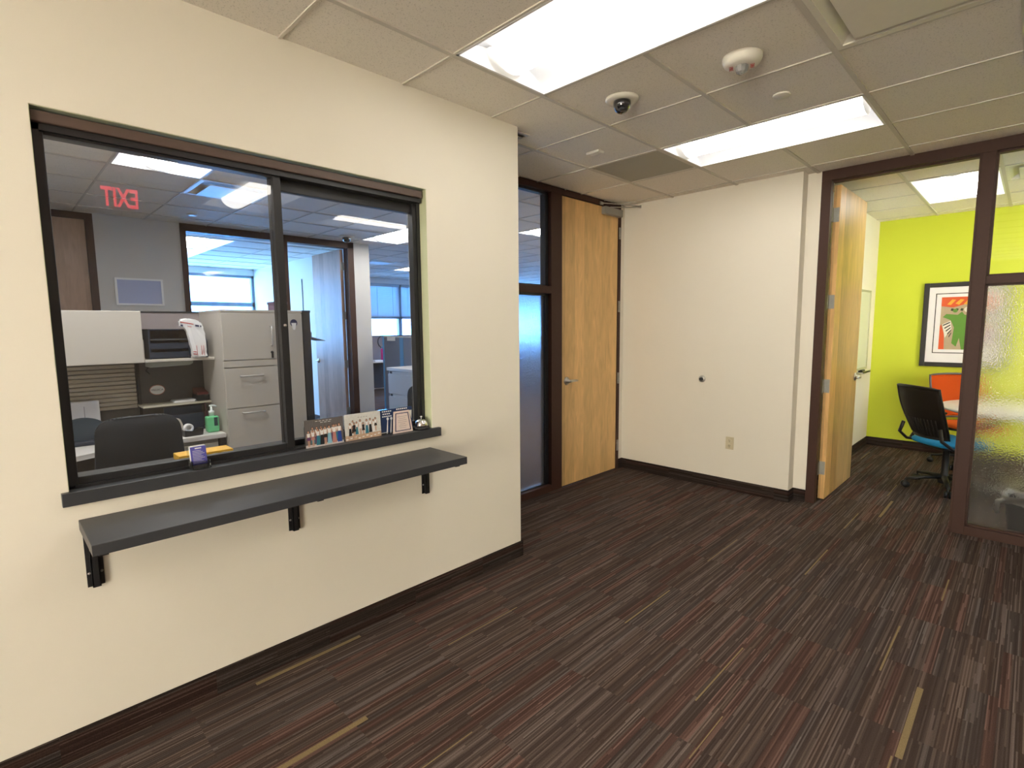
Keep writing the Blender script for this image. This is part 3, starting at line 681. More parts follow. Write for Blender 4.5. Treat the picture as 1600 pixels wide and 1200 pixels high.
for z in (2.418, 1.71, 1.0, .285):
    b = MB(); b.box(-1.247, -1.207, 5.028, 5.031, z-.057, z+.057)
    for s in (-.035, 0, .035): b.lathe([(.004, 0), (.003, .002), (0, .002)], M=Matrix.Translation((-1.226+.008*(s == 0), 5.028, z+s)) @ Matrix.Rotation(pi/2, 4, 'X'), seg=8)
    for k in range(5): b.cyl((-1.253, 5.018, z-.057+k*.023), (-1.253, 5.018, z-.057+k*.023+.0215), .008, seg=14)
    b.box(-1.249, -1.246, 4.96, 5.018, z-.057, z+.057)
    b.build('hinge', HINGE, dr)
lever(dr, -1.203, 5.885, 1.02, 1, -1)
b = MB(); b.box(-1.242, -1.214, 5.9495, 5.952, .95, 1.08); b.build('latch_plate', STEEL, dr)

# ------------------------------------------------------------------ meeting room contents
t = thing('whiteboard', (-1.43, 6.9, .98), 'white marker board on the meeting room wall behind the open door', 'whiteboard')
b = MB(); b.box(-1.43, -1.418, 6.05, 7.455, 1.01, 1.885); b.build('writing_surface', pm('marker board', (.74, .74, .70), .2, var=.01), t)
b = MB(); b.box(-1.43, -1.41, 6.03, 7.48, 1.885, 1.91, bev=.002); b.box(-1.43, -1.41, 6.03, 7.48, .985, 1.01, bev=.002); b.box(-1.43, -1.41, 7.455, 7.48, .985, 1.91, bev=.002); b.box(-1.43, -1.41, 6.03, 6.055, .985, 1.91, bev=.002)
b.build('frame', pm('pale olive frame', (.46, .45, .30), .45), t)
t = thing('marker_tray', (-1.43, 7.3, .965), 'dark marker tray under the end of the whiteboard', 'tray')
b = MB(); b.box(-1.43, -1.36, 7.05, 7.42, .955, .966); b.box(-1.365, -1.36, 7.05, 7.42, .955, .978); b.build('tray_body', STEEL, t)
b = MB(); b.box(-1.425, -1.385, 7.12, 7.26, .966, .99, bev=.004); b.build('eraser', BLACK, t)

# abstract framed picture
PX0, PX1, PZ0, PZ1 = -.95, -.20, 1.022, 1.98
t = thing('framed_picture', ((PX0+PX1)/2, 7.8, PZ0), 'black framed colourful abstract print on the lime green wall', 'picture')
FW = .05
b = MB(); b.box(PX0, PX0+FW, 7.765, 7.8, PZ0, PZ1, bev=.004); b.box(PX1-FW, PX1, 7.765, 7.8, PZ0, PZ1, bev=.004); b.box(PX0+FW, PX1-FW, 7.765, 7.8, PZ1-FW, PZ1, bev=.004); b.box(PX0+FW, PX1-FW, 7.765, 7.8, PZ0, PZ0+FW, bev=.004)
b.build('frame', pm('black moulding', (.012, .011, .011), .35), t)
b = MB(); b.box(PX0+FW, PX1-FW, 7.78, 7.8, PZ0+FW, PZ1-FW); b.build('mat_board', pm('white mat', (.78, .77, .80), .6, var=.02), t)
b = MB(); AX0, AX1, AZ0, AZ1 = PX0+.165, PX1-.165, PZ0+.20, PZ1-.165
def q(u, v, k): return (AX0+u*(AX1-AX0), 7.7795-.0004*k, AZ0+v*(AZ1-AZ0))
def art(pts, m, k=1): b.poly([q(u, v, k) for u, v in pts], m)
def circ(u, v, r, m, k=2, sq=1.4): b.poly([q(u+r*math.cos(2*pi*i/20), v+r/sq*math.sin(2*pi*i/20), k) for i in range(20)], m)
def artx(u0, u1, v0, v1, m, k): art([(u0, v0), (u1, v0), (u1, v1), (u0, v1)], m, k)
# thin line border, then shapes
for (a0, a1, c0, c1) in ((-.13, 1.13, -.075, -.06), (-.13, 1.13, 1.06, 1.075), (-.13, -.11, -.06, 1.06), (1.11, 1.13, -.06, 1.06)): artx(a0, a1, c0, c1, 5, 0)
artx(0, 1, 0, 1, 0, 1)
art([(0, .83), (.25, .80), (.5, .86), (.75, .78), (1, .82), (1, 1), (0, 1)], 1, 2)
for k in range(5): art([(.12+.17*k, .86+.015*(k % 2)), (.2+.17*k, .85), (.30+.17*k, .945), (.22+.17*k, .955)], 2, 3)
art([(0, 0), (.12, 0), (.10, .3), (.03, .48), (0, .45)], 1, 2); art([(.12, .22), (.25, .40), (.22, .55), (.05, .48)], 6, 3)
for k in range(5): art([(.06+.035*k, .47-.055*k), (.21+.01*k, .53-.05*k), (.215+.01*k, .51-.05*k), (.07+.035*k, .45-.055*k)], 5, 4)
art([(.05, .62), (.22, .56), (.30, .42), (.27, .12), (.45, 0), (.62, 0), (.60, .25), (.58, .45), (.72, .55), (1, .44), (1, .50), (.72, .63), (.50, .66), (.44, .72), (.36, .66), (.12, .68)], 3, 3)
art([(.35, .0), (.42, .22), (.48, .0)], 0, 4)
circ(.74, .30, .17, 7, 4); art([(.62, .38), (.95, .42), (1, .5), (.62, .5)], 2, 3); art([(.7, .12), (1, .1), (1, .02), (.74, .0)], 6, 3)
circ(.80, .62, .07, 4, 4); circ(.92, .60, .05, 4, 4); circ(.30, .74, .05, 3, 4); circ(.55, .76, .07, 6, 4); circ(.78, .74, .05, 1, 4)
for k in range(6): art([(.2+.10*k, .745), (.25+.10*k, .73), (.27+.10*k, .775), (.22+.10*k, .785)], 8, 3)
b.build('print', [pm('print '+n, c, .5) for n, c in [('tan', (.42, .33, .22)), ('red orange', (.62, .09, .02)), ('yellow orange', (.75, .36, .03)), ('green', (.10, .25, .03)), ('blue', (.03, .16, .42)), ('black', (.01, .01, .01)), ('pale', (.70, .68, .62)), ('violet', (.25, .08, .36)), ('dark olive', (.04, .05, .02))]], t)

# table
t = thing('meeting_table', (.10, 6.62, 0), 'round white meeting table behind the brown frame and frosted glass', 'table')
b = MB(); b.lathe([(0, .712), (.70, .712), (.722, .718), (.722, .733), (.715, .74), (0, .74)], seg=64); b.build('tabletop', [pm('white laminate', (.80, .79, .80), .3, var=.02)], t, world=False)
b = MB(); b.lathe([(.05, .03), (.045, .06), (.04, .70), (.12, .712), (0, .712)]); b.build('column', STEEL, t, world=False)
for k in range(4):
    a = pi/4+k*pi/2; b = MB(); b.tube([(0, 0, .045), (.25*math.cos(a), .25*math.sin(a), .04), (.44*math.cos(a), .44*math.sin(a), .02)], [.03, .025, .018], 12, flat=.6); b.build('foot', STEEL, t, world=False)

# mesh back swivel chairs
MESHB = pm('black mesh plastic', (.022, .018, .016), .5, var=.25, scale=300, bump=.4, bscale=500)
def swivel(name, loc, rz, seatm, backm, label, group, framem=BLACK):
    t = thing(name, loc, label, 'chair', group, rz)       # faces +x in its own space
    b = MB(); b.lathe([(.045, .06), (.05, .10), (.035, .13), (.028, .15), (.026, .38), (.04, .40), (0, .40)], seg=24); b.build('gas_stem', BLACK, t, world=False)
    for k in range(5):
        a = .35+k*2*pi/5; c, s = math.cos(a), math.sin(a)
        b = MB(); b.tube([(.03*c, .03*s, .115), (.16*c, .16*s, .105), (.30*c, .30*s, .082)], [.026, .021, .015], 12, flat=.8)
        leg = b.build('leg', BLACK, t, world=False)
        b = MB()
        for sg in (-1, 1):
            ctr = Vector((.305*c, .305*s, .03)); off = Vector((-s, c, 0))*.016*sg
            b.tube([ctr+off-Vector((-s, c, 0))*.009, ctr+off+Vector((-s, c, 0))*.009], .03, 18)
        b.tube([(.305*c, .305*s, .03), (.30*c, .30*s, .085)], .008, 8); b.build('caster', BLACK, leg, world=False)
    b = MB(); b.box(-.13, .13, -.12, .12, .385, .415, bev=.01); b.build('tilt_plate', BLACK, t, world=False)
    b = MB()
    def sf(u, v):
        a = 2*pi*u; k = 1-abs(2*v-1)
        r = (abs(math.cos(a))**4+abs(math.sin(a))**4)**(-.25)
        rr = [0, .80, .97, 1, .97, .80, 0][round(v*6)]; zz = [.418, .418, .428, .445, .462, .475, .485][round(v*6)]
        x = .235*r*math.cos(a)*rr; y = .24*r*math.sin(a)*rr
        return (x+.02, y, zz+(.02*(x > .15)*-(x-.15)*8))
    b.grid(sf, 40, 6); bmesh.ops.remove_doubles(b.bm, verts=b.bm.verts, dist=.0005)
    b.build('seat', seatm, t, world=False)
    def bk(u, v):
        y = (u-.5)*2; wv = .20+.045*math.sin(min(1, v*1.15)*pi*.6); z = .50+.45*v + .012*(1-y*y)*(v > .98)
        x = -.235-.13*v**1.2 - .05*(1-v)*v*2 + .085*y*y*(1-.3*v)
        return (x, y*wv, z)
    b = MB(); b.grid(bk, 16, 14, thick=.012); back = b.build('backrest', backm, t, world=False)
    b = MB(); N = 14
    rim = [bk(0, i/N) for i in range(N+1)] + [bk(i/N, 1) for i in range(1, N)] + [bk(1, 1-i/N) for i in range(N+1)] + [bk(1-i/N, 0) for i in range(1, N)]
    b.tube(rim, .011, 8, closed=True); b.build('back_rim', framem, back, world=False)
    b = MB()
    for i in range(13):
        u = .12+.76*i/12
        b.tube([Vector(bk(u, .06+.32*j/4))+Vector((-.012, 0, 0)) for j in range(5)], .004, 6)
    b.build('back_ribs', backm, back, world=False)
    for sg in (-1, 1):
        b = MB(); b.tube([(-.25, sg*.215, .60), (-.255, sg*.25, .50), (-.17, sg*.27, .43), (-.02, sg*.25, .41), (.08, sg*.12, .40)], .017, 10, flat=.8)
        b.tube([(-.13, sg*.272, .43), (-.04, sg*.285, .55), (.02, sg*.285, .635), (.08, sg*.285, .655), (.20, sg*.28, .66)], [.016, .015, .016, .02, .018], 10, flat=.7)
        b.build('armrest', BLACK, t, world=False)
    return t
BLUEF = pm('bright blue fabric', (.012, .27, .60), .85, var=.1, scale=300); ORANGEF = pm('orange fabric', (.75, .12, .01), .85, var=.1, scale=300)
swivel('swivel_chair', (-.50, 6.13, 0), .78, BLUEF, MESHB, 'black mesh back swivel chair with a bright blue seat in the open doorway', 'meeting room chairs')
swivel('swivel_chair', (-.42, 7.28, 0), -.95, ORANGEF, ORANGEF, 'orange upholstered swivel chair by the lime green wall', 'meeting room chairs', pm('grey rim', (.09, .08, .085), .5))
swivel('swivel_chair', (.36, 5.85, 0), 1.9, BLUEF, MESHB, 'swivel chair with a blue seat blurred behind the frosted glass', 'meeting room chairs')

t = thing('waste_bin', (.075, 5.16, 0), 'black waste bin with a white liner behind the frosted glass', 'waste bin')
def tub(z0, z1, w0, w1, d0, d1, b):
    def ring(w, d, z): return [(sx*w, sy*d, z) for sx, sy in ((-1, -1), (1, -1), (1, 1), (-1, 1))]
    A, B = ring(w0, d0, z0), ring(w1, d1, z1)
    for k in range(4): b.poly([A[k], A[(k+1) % 4], B[(k+1) % 4], B[k]])
    b.poly(A[::-1]); bmesh.ops.remove_doubles(b.bm, verts=b.bm.verts, dist=.0005)
    bmesh.ops.bevel(b.bm, geom=[e for e in b.bm.edges if abs(e.verts[0].co.z-e.verts[1].co.z) > .05], offset=.03, segments=4, affect='EDGES')
b = MB(); tub(0, .27, .115, .145, .08, .10, b); bmesh.ops.solidify(b.bm, geom=b.bm.faces[:], thickness=.004); b.build('bin', BLACK, t, world=False)
LINER = pm('white liner', (.80, .80, .82), .35, var=.05, bump=.6, bscale=40)
b = MB()
def lin(u, v):
    a = 2*pi*u; r = (abs(math.cos(a))**6+abs(math.sin(a))**6)**(-1/6)
    wv = .006*math.sin(a*9)+.004*math.sin(a*17+1)
    k = [1.0, 1.03, 1.08, 1.10][round(v*3)] ; z = [.245, .285, .292, .232+.012*math.sin(a*5)][round(v*3)]
    if round(v*3) == 0: k = .9
    return ((.143*k+wv)*r*math.cos(a), (.10*k+wv)*r*math.sin(a), z+wv)
b.grid(lin, 60, 3); bmesh.ops.remove_doubles(b.bm, verts=b.bm.verts, dist=.0004); b.build('liner', LINER, t, world=False)
b = MB(); b.tube([(-.15, -.08, .26), (-.18, -.11, .25), (-.185, -.115, .19), (-.18, -.115, .165)], [.012, .016, .02, .010], 10); b.build('liner_knot', LINER, t, world=False)

# ------------------------------------------------------------------ exit sign hanging in the lobby
t = thing('exit_sign', (.34, .84, C), 'lit red exit sign hanging in the lobby, mirrored in the sliding pane', 'exit sign')
b = MB(); b.box(.325, .355, .68, 1.0, 2.44, 2.655, bev=.004); b.build('housing', PLASTW, t)
b = MB(); b.cyl((.34, .84, 2.655), (.34, .84, C), .012); b.lathe([(.05, 0), (.05, -.01), (0, -.012)], c=(.34, .84, C)); b.build('stem', PLASTW, t)
text('lettering', 'EXIT', .20, EXITRED, t, off=.022, M=Matrix(((0, 0, -1, -.0165), (-.58, 0, 0, 0), (0, 1, 0, 2.5475-C), (0, 0, 0, 1))))

# ------------------------------------------------------------------ office: far wall, door, side window and open door
b = MB()
Y0, Y1 = .83, .90
b.box(OX-.12, OX, -1.2, -.10, 0, C+.05); b.box(OX-.12, OX, .90, 1.692, 0, C+.05); b.box(OX-.12, OX, 3.865, 4.12, 0, C+.05); b.box(OX-.12, OX, -.10, .90, 2.73, C+.05)
struct('wall_office', b, [GREYW], 'pale grey far wall of the reception office behind the tall cabinet', 'wall')
b = MB(); b.box(WX-TH-4.6, WX-TH, -1.3, -1.2, 0, C+.05); b.box(EX, OX, -1.3, -1.2, 0, C+.05)
struct('wall_office_side', b, [GREYW], 'side wall of the reception office out of view', 'wall')
b = MB(); b.box(EX, OX-.12, 4.06, 4.12, 0, C+.05); b.box(EX, OX-.12, .8, .9, 0, C+.05)
struct('wall_private_office', b, [WHITEW], 'white side wall of the private office behind the open office door', 'wall')
dr = sempty('door_3', (OX, .4, 0), 'wood door in a dark frame on the far office wall, seen at the edge of the sliding pane', 'door')
b = MB(); b.box(OX-.12, OX+.012, .835, .90, 0, 2.74); b.box(OX-.12, OX+.012, -.10, -.035, 0, 2.74); b.box(OX-.12, OX+.012, -.035, .835, 2.675, 2.74); b.build('door_frame', BRONZE, dr)
b = MB(); b.box(OX-.05, OX-.005, -.032, .832, .01, 2.672); b.build('door_leaf', MAPLED, dr)
t = thing('painted_reflection', (OX, 1.26, 1.81), 'pale blue rectangle with a white edge imitating a reflection in the sliding pane', 'painted reflection')  # pane reflection put in as a coloured rectangle on the far wall
b = MB(); b.box(OX, OX+.012, 1.06, 1.462, 1.82, 2.075); b.build('reflection_face', pm('pale blue reflection', (.42, .47, .68), .25, var=.03), t)
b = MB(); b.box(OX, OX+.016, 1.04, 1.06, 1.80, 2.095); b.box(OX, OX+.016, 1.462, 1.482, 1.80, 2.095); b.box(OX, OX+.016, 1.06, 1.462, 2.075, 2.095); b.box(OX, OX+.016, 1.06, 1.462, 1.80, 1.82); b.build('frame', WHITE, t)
wn = sempty('window_4', (OX, 2.3, 0), 'dark framed side window of the private office behind the tall cabinet', 'window')
b = MB(); b.box(OX-.12, OX+.012, 1.692, 1.75, 0, 2.73); b.box(OX-.12, OX+.012, 2.80, 2.915, 0, 2.73); b.box(OX-.12, OX+.012, 3.775, 3.865, 0, 2.73); b.box(OX-.12, OX+.012, 1.692, 3.865, 2.665, C+.01); b.box(OX-.12, OX+.012, 1.75, 2.80, 0, .1)
b.build('frame', BRONZE, wn)
b = MB(); b.box(OX-.06, OX-.054, 1.75, 2.80, .1, 2.665); b.build('clear_pane', GLASS, wn)
dr = sempty('door_4', (OX-.1, 3.76, 0), 'wood door standing open into the bright private office', 'door')
b = MB(); b.box(OX-1.02, OX-.12, 3.715, 3.76, .01, 2.655); b.build('door_leaf', MAPLED, dr)
for z in (2.42, 1.71, 1.0, .3):
    b = MB(); b.box(OX-.122, OX-.117, 3.722, 3.756, z-.057, z+.057); b.cyl((OX-.11, 3.765, z-.057), (OX-.11, 3.765, z+.057), .009); b.build('hinge', HINGE, dr)
b = MB(); R = Matrix.Translation((OX-.95, 3.715, 1.02)) @ Matrix.Rotation(pi/2, 4, 'X'); b.lathe([(.033, 0), (.033, .008), (.012, .012), (.012, .05), (0, .05)], M=R)
b.tube([(OX-.95, 3.668, 1.02), (OX-.90, 3.665, 1.02), (OX-.84, 3.67, 1.018)], .010, 10); b.build('door_handle', STEEL, dr)
t = thing('wall_strip', (OX-2.2, 4.06, 1.6), 'thin dark vertical strip on the white wall beside the open office door', 'strip')
b = MB(); b.box(OX-2.22, OX-2.20, 4.048, 4.06, 1.60, 2.40); b.build('strip_body', BLACKAL, t)

wn = sempty('window_11', (.6, -4.75, 0), 'glazed lobby entrance behind the viewer, unseen and added for fill light', 'window')  # entrance added out of view to let fill daylight in
b = MB(); 
for x in (.1, .98, 1.84): b.box(x, x+.06, -4.79, -4.71, 0, 2.5)
b.box(.1, 1.9, -4.79, -4.71, 2.44, 2.5); b.box(.1, 1.9, -4.79, -4.71, 0, .08); b.build('frame', BRONZE, wn)
b = MB(); b.box(.13, 1.87, -4.753, -4.747, .05, 2.46); b.build('clear_pane', GLASS, wn)

# outside wall with windows
BLIND = pm('pale blind slats', (.44, .55, .64), .5, var=.03)
BLUEFR = pm('blue grey window frame', (.16, .24, .33), .45)
b = MB()
SILL, TOP = 1.0, 2.62
b.box(EX-.2, EX, -1.2, 13.1, 0, SILL); b.box(EX-.2, EX, -1.2, 13.1, TOP, C+.05)
edges = [(-1.2, .9), (4.06, 6.72)]
for a, c in edges: b.box(EX-.2, EX, a, c, SILL, TOP)
b.box(EX-.2, EX, 12.9, 13.1, SILL, TOP)
struct('wall_outside', b, [WHITEW], 'outside wall with the bright windows at the far end of the office', 'wall')
b = MB(); b.box(EX, -10.6, 13.0, 13.1, 0, C+.05); b.box(-4.0, DX, 13.0, 13.1, 0, C+.05); b.box(-10.6, -4.0, 13.0, 13.1, 0, 1.0); b.box(-10.6, -4.0, 13.0, 13.1, 2.62, C+.05); struct('wall_end', b, [WHITEW], 'end wall of the open office', 'wall')
def outwin(n, y0, y1, tr, blind, label):
    wn = sempty('window_%d' % n, (EX-.05, (y0+y1)/2, SILL), label, 'window')
    b = MB(); b.box(EX-.12, EX-.02, y0, y0+.05, SILL, TOP); b.box(EX-.12, EX-.02, y1-.05, y1, SILL, TOP); b.box(EX-.12, EX-.02, y0, y1, SILL, SILL+.05); b.box(EX-.12, EX-.02, y0, y1, TOP-.05, TOP)
    b.box(EX-.12, EX-.02, y0, y1, tr-.04, tr+.04); b.build('frame', BLUEFR, wn)
    b = MB(); b.box(EX-.072, EX-.066, y0+.04, y1-.04, SILL+.04, TOP-.04); b.build('glass_pane', TINTGLASS, wn)
    if blind:
        b = MB(); b.box(EX-.03, EX+.02, y0+.03, y1-.03, TOP-.06, TOP-.01); z = TOP-.07
        while z > blind: b.box(EX-.022, EX+.003, y0+.03, y1-.03, z-.002, z, M=Matrix.Translation((EX-.01, 0, z)) @ Matrix.Rotation(1.2, 4, 'Y') @ Matrix.Translation((-EX+.01, 0, -z))); z -= .024
        b.box(EX-.025, EX+.01, y0+.03, y1-.03, blind-.03, blind-.01)
        for yy in (y0+.22, y1-.22): b.box(EX+.004, EX+.006, yy-.006, yy+.006, blind, TOP-.05)
        bl = b.build('blind', BLIND, wn)
outwin(5, .9, 4.06, 2.03, 0, 'wide bright window of the private office behind the tall cabinet')
for k in range(7): outwin((6, 7, 8, 9, 10, 13, 14)[k], 6.72+.883*k, 6.72+.883*(k+1), 1.79, 1.82, ['outside window with a lowered blind next to the cream column', 'second outside window with a lowered blind from the cream column', 'third outside window from the cream column', 'fourth outside window from the cream column', 'fifth outside window from the cream column', 'sixth outside window from the cream column', 'last outside window of the open office'][k])

wn = sempty('window_12', (-7.3, 13.05, 1), 'row of outside windows added in the end wall to brighten the open office', 'window')  # end windows added to bring more daylight into the office
b = MB()
for k in range(6): b.box(-10.6+1.308*k, -10.54+1.308*k, 13.01, 13.09, 1.0, 2.62)
b.box(-10.6, -4.0, 13.01, 13.09, 1.0, 1.05); b.box(-10.6, -4.0, 13.01, 13.09, 2.57, 2.62); b.box(-10.6, -4.0, 13.01, 13.09, 1.75, 1.83); b.build('frame', BLUEFR, wn)
b = MB(); b.box(-10.58, -4.02, 13.047, 13.053, 1.02, 2.6); b.build('glass_pane', TINTGLASS, wn)
b = MB(); z = 2.56  # blind added to dim the end windows
while z > 1.8: b.box(-10.55, -4.05, 12.978, 13.003, z-.002, z, M=Matrix.Translation((0, 12.99, z)) @ Matrix.Rotation(1.0, 4, 'X') @ Matrix.Translation((0, -12.99, -z))); z -= .026
b.build('blind', BLIND, wn)

# ------------------------------------------------------------------ office furniture
PUTTY = pm('putty steel', (.56, .52, .46), .45, var=.02); PUTTYD = pm('putty steel edge', (.36, .33, .29), .45)
TAUPE = pm('taupe panel fabric', (.105, .10, .095), .9, var=.12, scale=400); MAUVE = pm('mauve panel fabric', (.26, .22, .22), .9, var=.12, scale=400)
WTOP = pm('light grey worktop', (.66, .63, .60), .4, var=.03)
DKPAN = pm('charcoal panel', (.035, .035, .04), .6, var=.1, scale=200)
PXB = -4.85; CFX = -4.30; CT = 1.674
t = thing('cubicle_partition', (PXB-.03, .3, 0), 'taupe cubicle partition behind the desk with a ribbed tool rail panel', 'partition')
b = MB(); b.box(PXB-.06, PXB-.005, -.9, 1.90, .05, 1.30); b.build('lower_fabric', TAUPE, t)
b = MB(); b.box(PXB-.06, PXB-.005, -.9, 1.90, 1.30, CT-.012); b.build('upper_fabric', MAUVE, t)
b = MB(); b.box(PXB-.065, PXB, -.9, 1.90, CT-.012, CT, bev=.002); b.build('top_cap', BLACKAL, t)
b = MB()
prof = []
n = 11; z0, z1 = .938, 1.275
for k in range(n):
    a = z0+(z1-z0)*k/n; c = z0+(z1-z0)*(k+1)/n
    prof += [(PXB+.004, a), (PXB+.020, a+(c-a)*.15), (PXB+.020, a+(c-a)*.8), (PXB+.012, c-.001)]
prof += [(PXB-.004, z1), (PXB-.004, z0)]
b.prism([(p[0], p[1]) for p in prof], -.4, .785, axis='y'); b.build('ribbed_panel', pm('beige ribbed panel', (.42, .375, .30), .5, var=.03), t)
b = MB(); b.box(PXB-.004, PXB+.016, .795, .815, .05, 1.295); b.build('post', BLACKAL, t)
t = thing('cubicle_partition', (-4.5, 1.91, 0), 'charcoal end partition standing against the tall beige cabinet', 'partition')
b = MB(); b.box(-4.86, CFX-.005, 1.872, 1.935, .06, 1.67, bev=.003); b.build('panel', DKPAN, t)
b = MB(); b.box(-4.86, CFX-.003, 1.868, 1.939, 1.66, CT+.004, bev=.003); b.build('top_cap', BLACKAL, t)
b = MB(); b.box(-4.86, CFX-.003, 1.868, 1.939, 0, .06); b.build('base', BLACKAL, t)
t = thing('paper_tray', (-4.40, 1.99, 1.45), 'thin grey metal tray hung on the charcoal end partition', 'tray')
b = MB(); b.box(-4.50, -4.30, 1.936, 2.06, 1.452, 1.458, M=Matrix.Translation((0, 1.936, 1.455)) @ Matrix.Rotation(-.25, 4, 'X') @ Matrix.Translation((0, -1.936, -1.455))); b.box(-4.50, -4.30, 1.936, 1.94, 1.44, 1.50); b.build('tray_body', pm('grey metal', (.22, .22, .23), .4), t)

# overhead cabinet and open shelf
t = thing('overhead_cabinet', (-4.68, .2, 1.295), 'beige overhead cabinet with a flipper door above the ribbed panel', 'cabinet')
b = MB(); b.box(PXB, -4.52, -.40, .79, 1.295, 1.663, bev=.003); b.build('body', PUTTY, t)
b = MB(); b.box(-4.519, -4.50, -.405, .795, 1.297, 1.663, bev=.004); b.build('door', PUTTY, t)
t = thing('open_shelf', (-4.68, 1.0, 1.30), 'beige open shelf between the overhead cabinet and the tall cabinet', 'shelf')
b = MB(); b.box(PXB, -4.50, .798, 1.248, 1.297, 1.316, bev=.002); b.build('shelf_board', PUTTY, t)
b = MB(); b.box(PXB, -4.52, .798, .802, 1.316, 1.46); b.build('end_panel', PUTTY, t)
t = thing('task_light', (-4.66, .99, 1.297), 'grey green task light under the open shelf', 'task light')
b = MB(); b.prism([(.835, 1.255), (.835, 1.297), (1.115, 1.297), (1.115, 1.275), (1.09, 1.262)], -4.72, -4.56, axis='x', bev=.003); b.build('body', pm('grey green plastic', (.36, .38, .34), .4), t)
b = MB(); b.tube([(-4.72, .86, 1.26), (-4.80, .85, 1.22), (-4.84, .88, 1.19)], .004, 8); b.build('cord', BLACK, t)
DOC = pm('dark blue plastic', (.022, .032, .055), .35, var=.1)
t = thing('file_sorter', (-4.66, .95, 1.316), 'dark blue three tier desktop paper sorter on the open shelf', 'paper sorter')
b = MB(); b.box(-4.80, -4.53, .835, .845, 1.317, 1.535); b.box(-4.80, -4.53, 1.085, 1.095, 1.317, 1.535); b.box(-4.80, -4.79, .835, 1.095, 1.317, 1.535); b.box(-4.80, -4.53, .835, 1.095, 1.527, 1.535)
b.build('case', DOC, t)
for z in (1.319, 1.385, 1.45):
    b = MB(); b.box(-4.79, -4.535, .846, 1.084, z, z+.006); b.box(-4.545, -4.535, .846, 1.084, z, z+.035*(z < 1.44)+.012); b.build('tray', DOC if z < 1.44 else pm('grey tray', (.12, .14, .16), .4), t)
t = thing('storage_box', (-4.76, .815, 1.316), 'dark box standing deep on the open shelf beside the paper sorter', 'box')
b = MB(); b.box(-4.84, -4.70, .804, .83, 1.317, 1.53, bev=.002); b.build('body', BLACK, t)
t = thing('magazine_file', (-4.70, 1.19, 1.316), 'dark magazine file behind the white mailer on the open shelf', 'magazine file')
b = MB(); b.prism([(-4.82, 1.317), (-4.53, 1.317), (-4.53, 1.44), (-4.68, 1.54), (-4.82, 1.54)], 1.17, 1.215, axis='y', bev=.002); b.build('body', DOC, t)
MAIL = pm('white mailer', (.82, .82, .83), .5, var=.06, bump=.8, bscale=18)
t = thing('padded_mailer', (-4.50, 1.10, 1.316), 'bent white padded mailer with red stripes leaning over the dark sorter', 'mailer')
b = MB()
b.prism([(1.096, 1.318), (1.088, 1.42), (1.080, 1.52), (1.066, 1.545), (1.024, 1.548), (1.024, 1.602), (1.05, 1.612), (1.08, 1.614), (1.13, 1.603), (1.163, 1.590), (1.182, 1.560), (1.188, 1.50), (1.192, 1.42), (1.197, 1.318)], -4.525, -4.480, axis='x', bev=.010)
bmesh.ops.subdivide_edges(b.bm, edges=[e for e in b.bm.edges if e.calc_length() > .04], cuts=2, use_grid_fill=True)
for v in b.bm.verts:
    if v.co.z > 1.325: v.co.x += .004*math.sin(v.co.z*70+v.co.y*40)+.012*(1.6-v.co.z)*0; v.co.y += .0015*math.sin(v.co.z*110)
b.build('envelope', MAIL, t)
b = MB(); X = -4.4745
def mrect(y0, z0, y1, z1, h, m): b.poly([(X, y0, z0), (X, y1, z1), (X, y1, z1+h), (X, y0, z0+h)], m)
mrect(1.028, 1.583, 1.115, 1.566, .006, 0); mrect(1.075, 1.552, 1.10, 1.547, .004, 0); mrect(1.10, 1.345, 1.125, 1.342, .006, 0); mrect(1.10, 1.362, 1.122, 1.359, .005, 0)
for y in (1.126, 1.158, 1.172): b.poly([(X, y, 1.335), (X, y+.003, 1.335), (X, y, 1.41), (X, y-.003, 1.41)], 0)
mrect(1.125, 1.553, 1.15, 1.549, .013, 1); mrect(1.158, 1.548, 1.166, 1.547, .013, 1); mrect(1.03, 1.556, 1.045, 1.554, .012, 1)
b.build('printed_stripes', [RED, NAVY], t)
t = thing('oval_sign', (PXB, .923, 1.062), 'white oval sign with a red edge on the taupe partition', 'sign')
Ry = Matrix.Translation((PXB-.004, .923, 1.062)) @ Matrix.Rotation(pi/2, 4, 'Y')
b = MB(); 
def ov(ry, rz, x, m): b.poly([(x, .923+ry*math.cos(2*pi*k/32), 1.062+rz*math.sin(2*pi*k/32)) for k in range(32)], m)
b.prism([(.923+.052*math.cos(2*pi*k/32), 1.062+.040*math.sin(2*pi*k/32)) for k in range(32)], PXB-.004, PXB+.004, axis='x'); ov(.047, .035, PXB+.0046, 1)
b.build('plate', [pm('red edge', (.45, .18, .15), .5), WHITE], t)
text('lettering', 'MEDICA', .022, pm('grey lettering', (.12, .12, .14), .5), t, Matrix(((0, 0, 1, .0055), (1, 0, 0, 0), (0, 1, 0, 0), (0, 0, 0, 1))))
t = thing('small_shelf', (-4.76, 1.05, .96), 'narrow cream shelf on the taupe partition below the oval sign', 'shelf')
b = MB(); b.box(PXB, -4.66, .79, 1.248, .948, .962, bev=.002); b.build('shelf_board', pm('cream shelf', (.60, .56, .46), .5), t)
t = thing('paper_stack', (-4.75, 1.08, .962), 'small stack of paper on the narrow cream shelf', 'papers')
b = MB(); b.box(-4.83, -4.70, 1.0, 1.14, .963, .972); b.box(-4.825, -4.705, 1.005, 1.15, .972, .978); b.build('sheets', WHITE, t)
t = thing('hole_punch', (-4.74, 1.18, .962), 'dark red and black desk punch on the narrow cream shelf', 'hole punch')
b = MB(); b.box(-4.83, -4.69, 1.155, 1.245, .963, 1.01, bev=.006); b.build('base', BLACK, t)
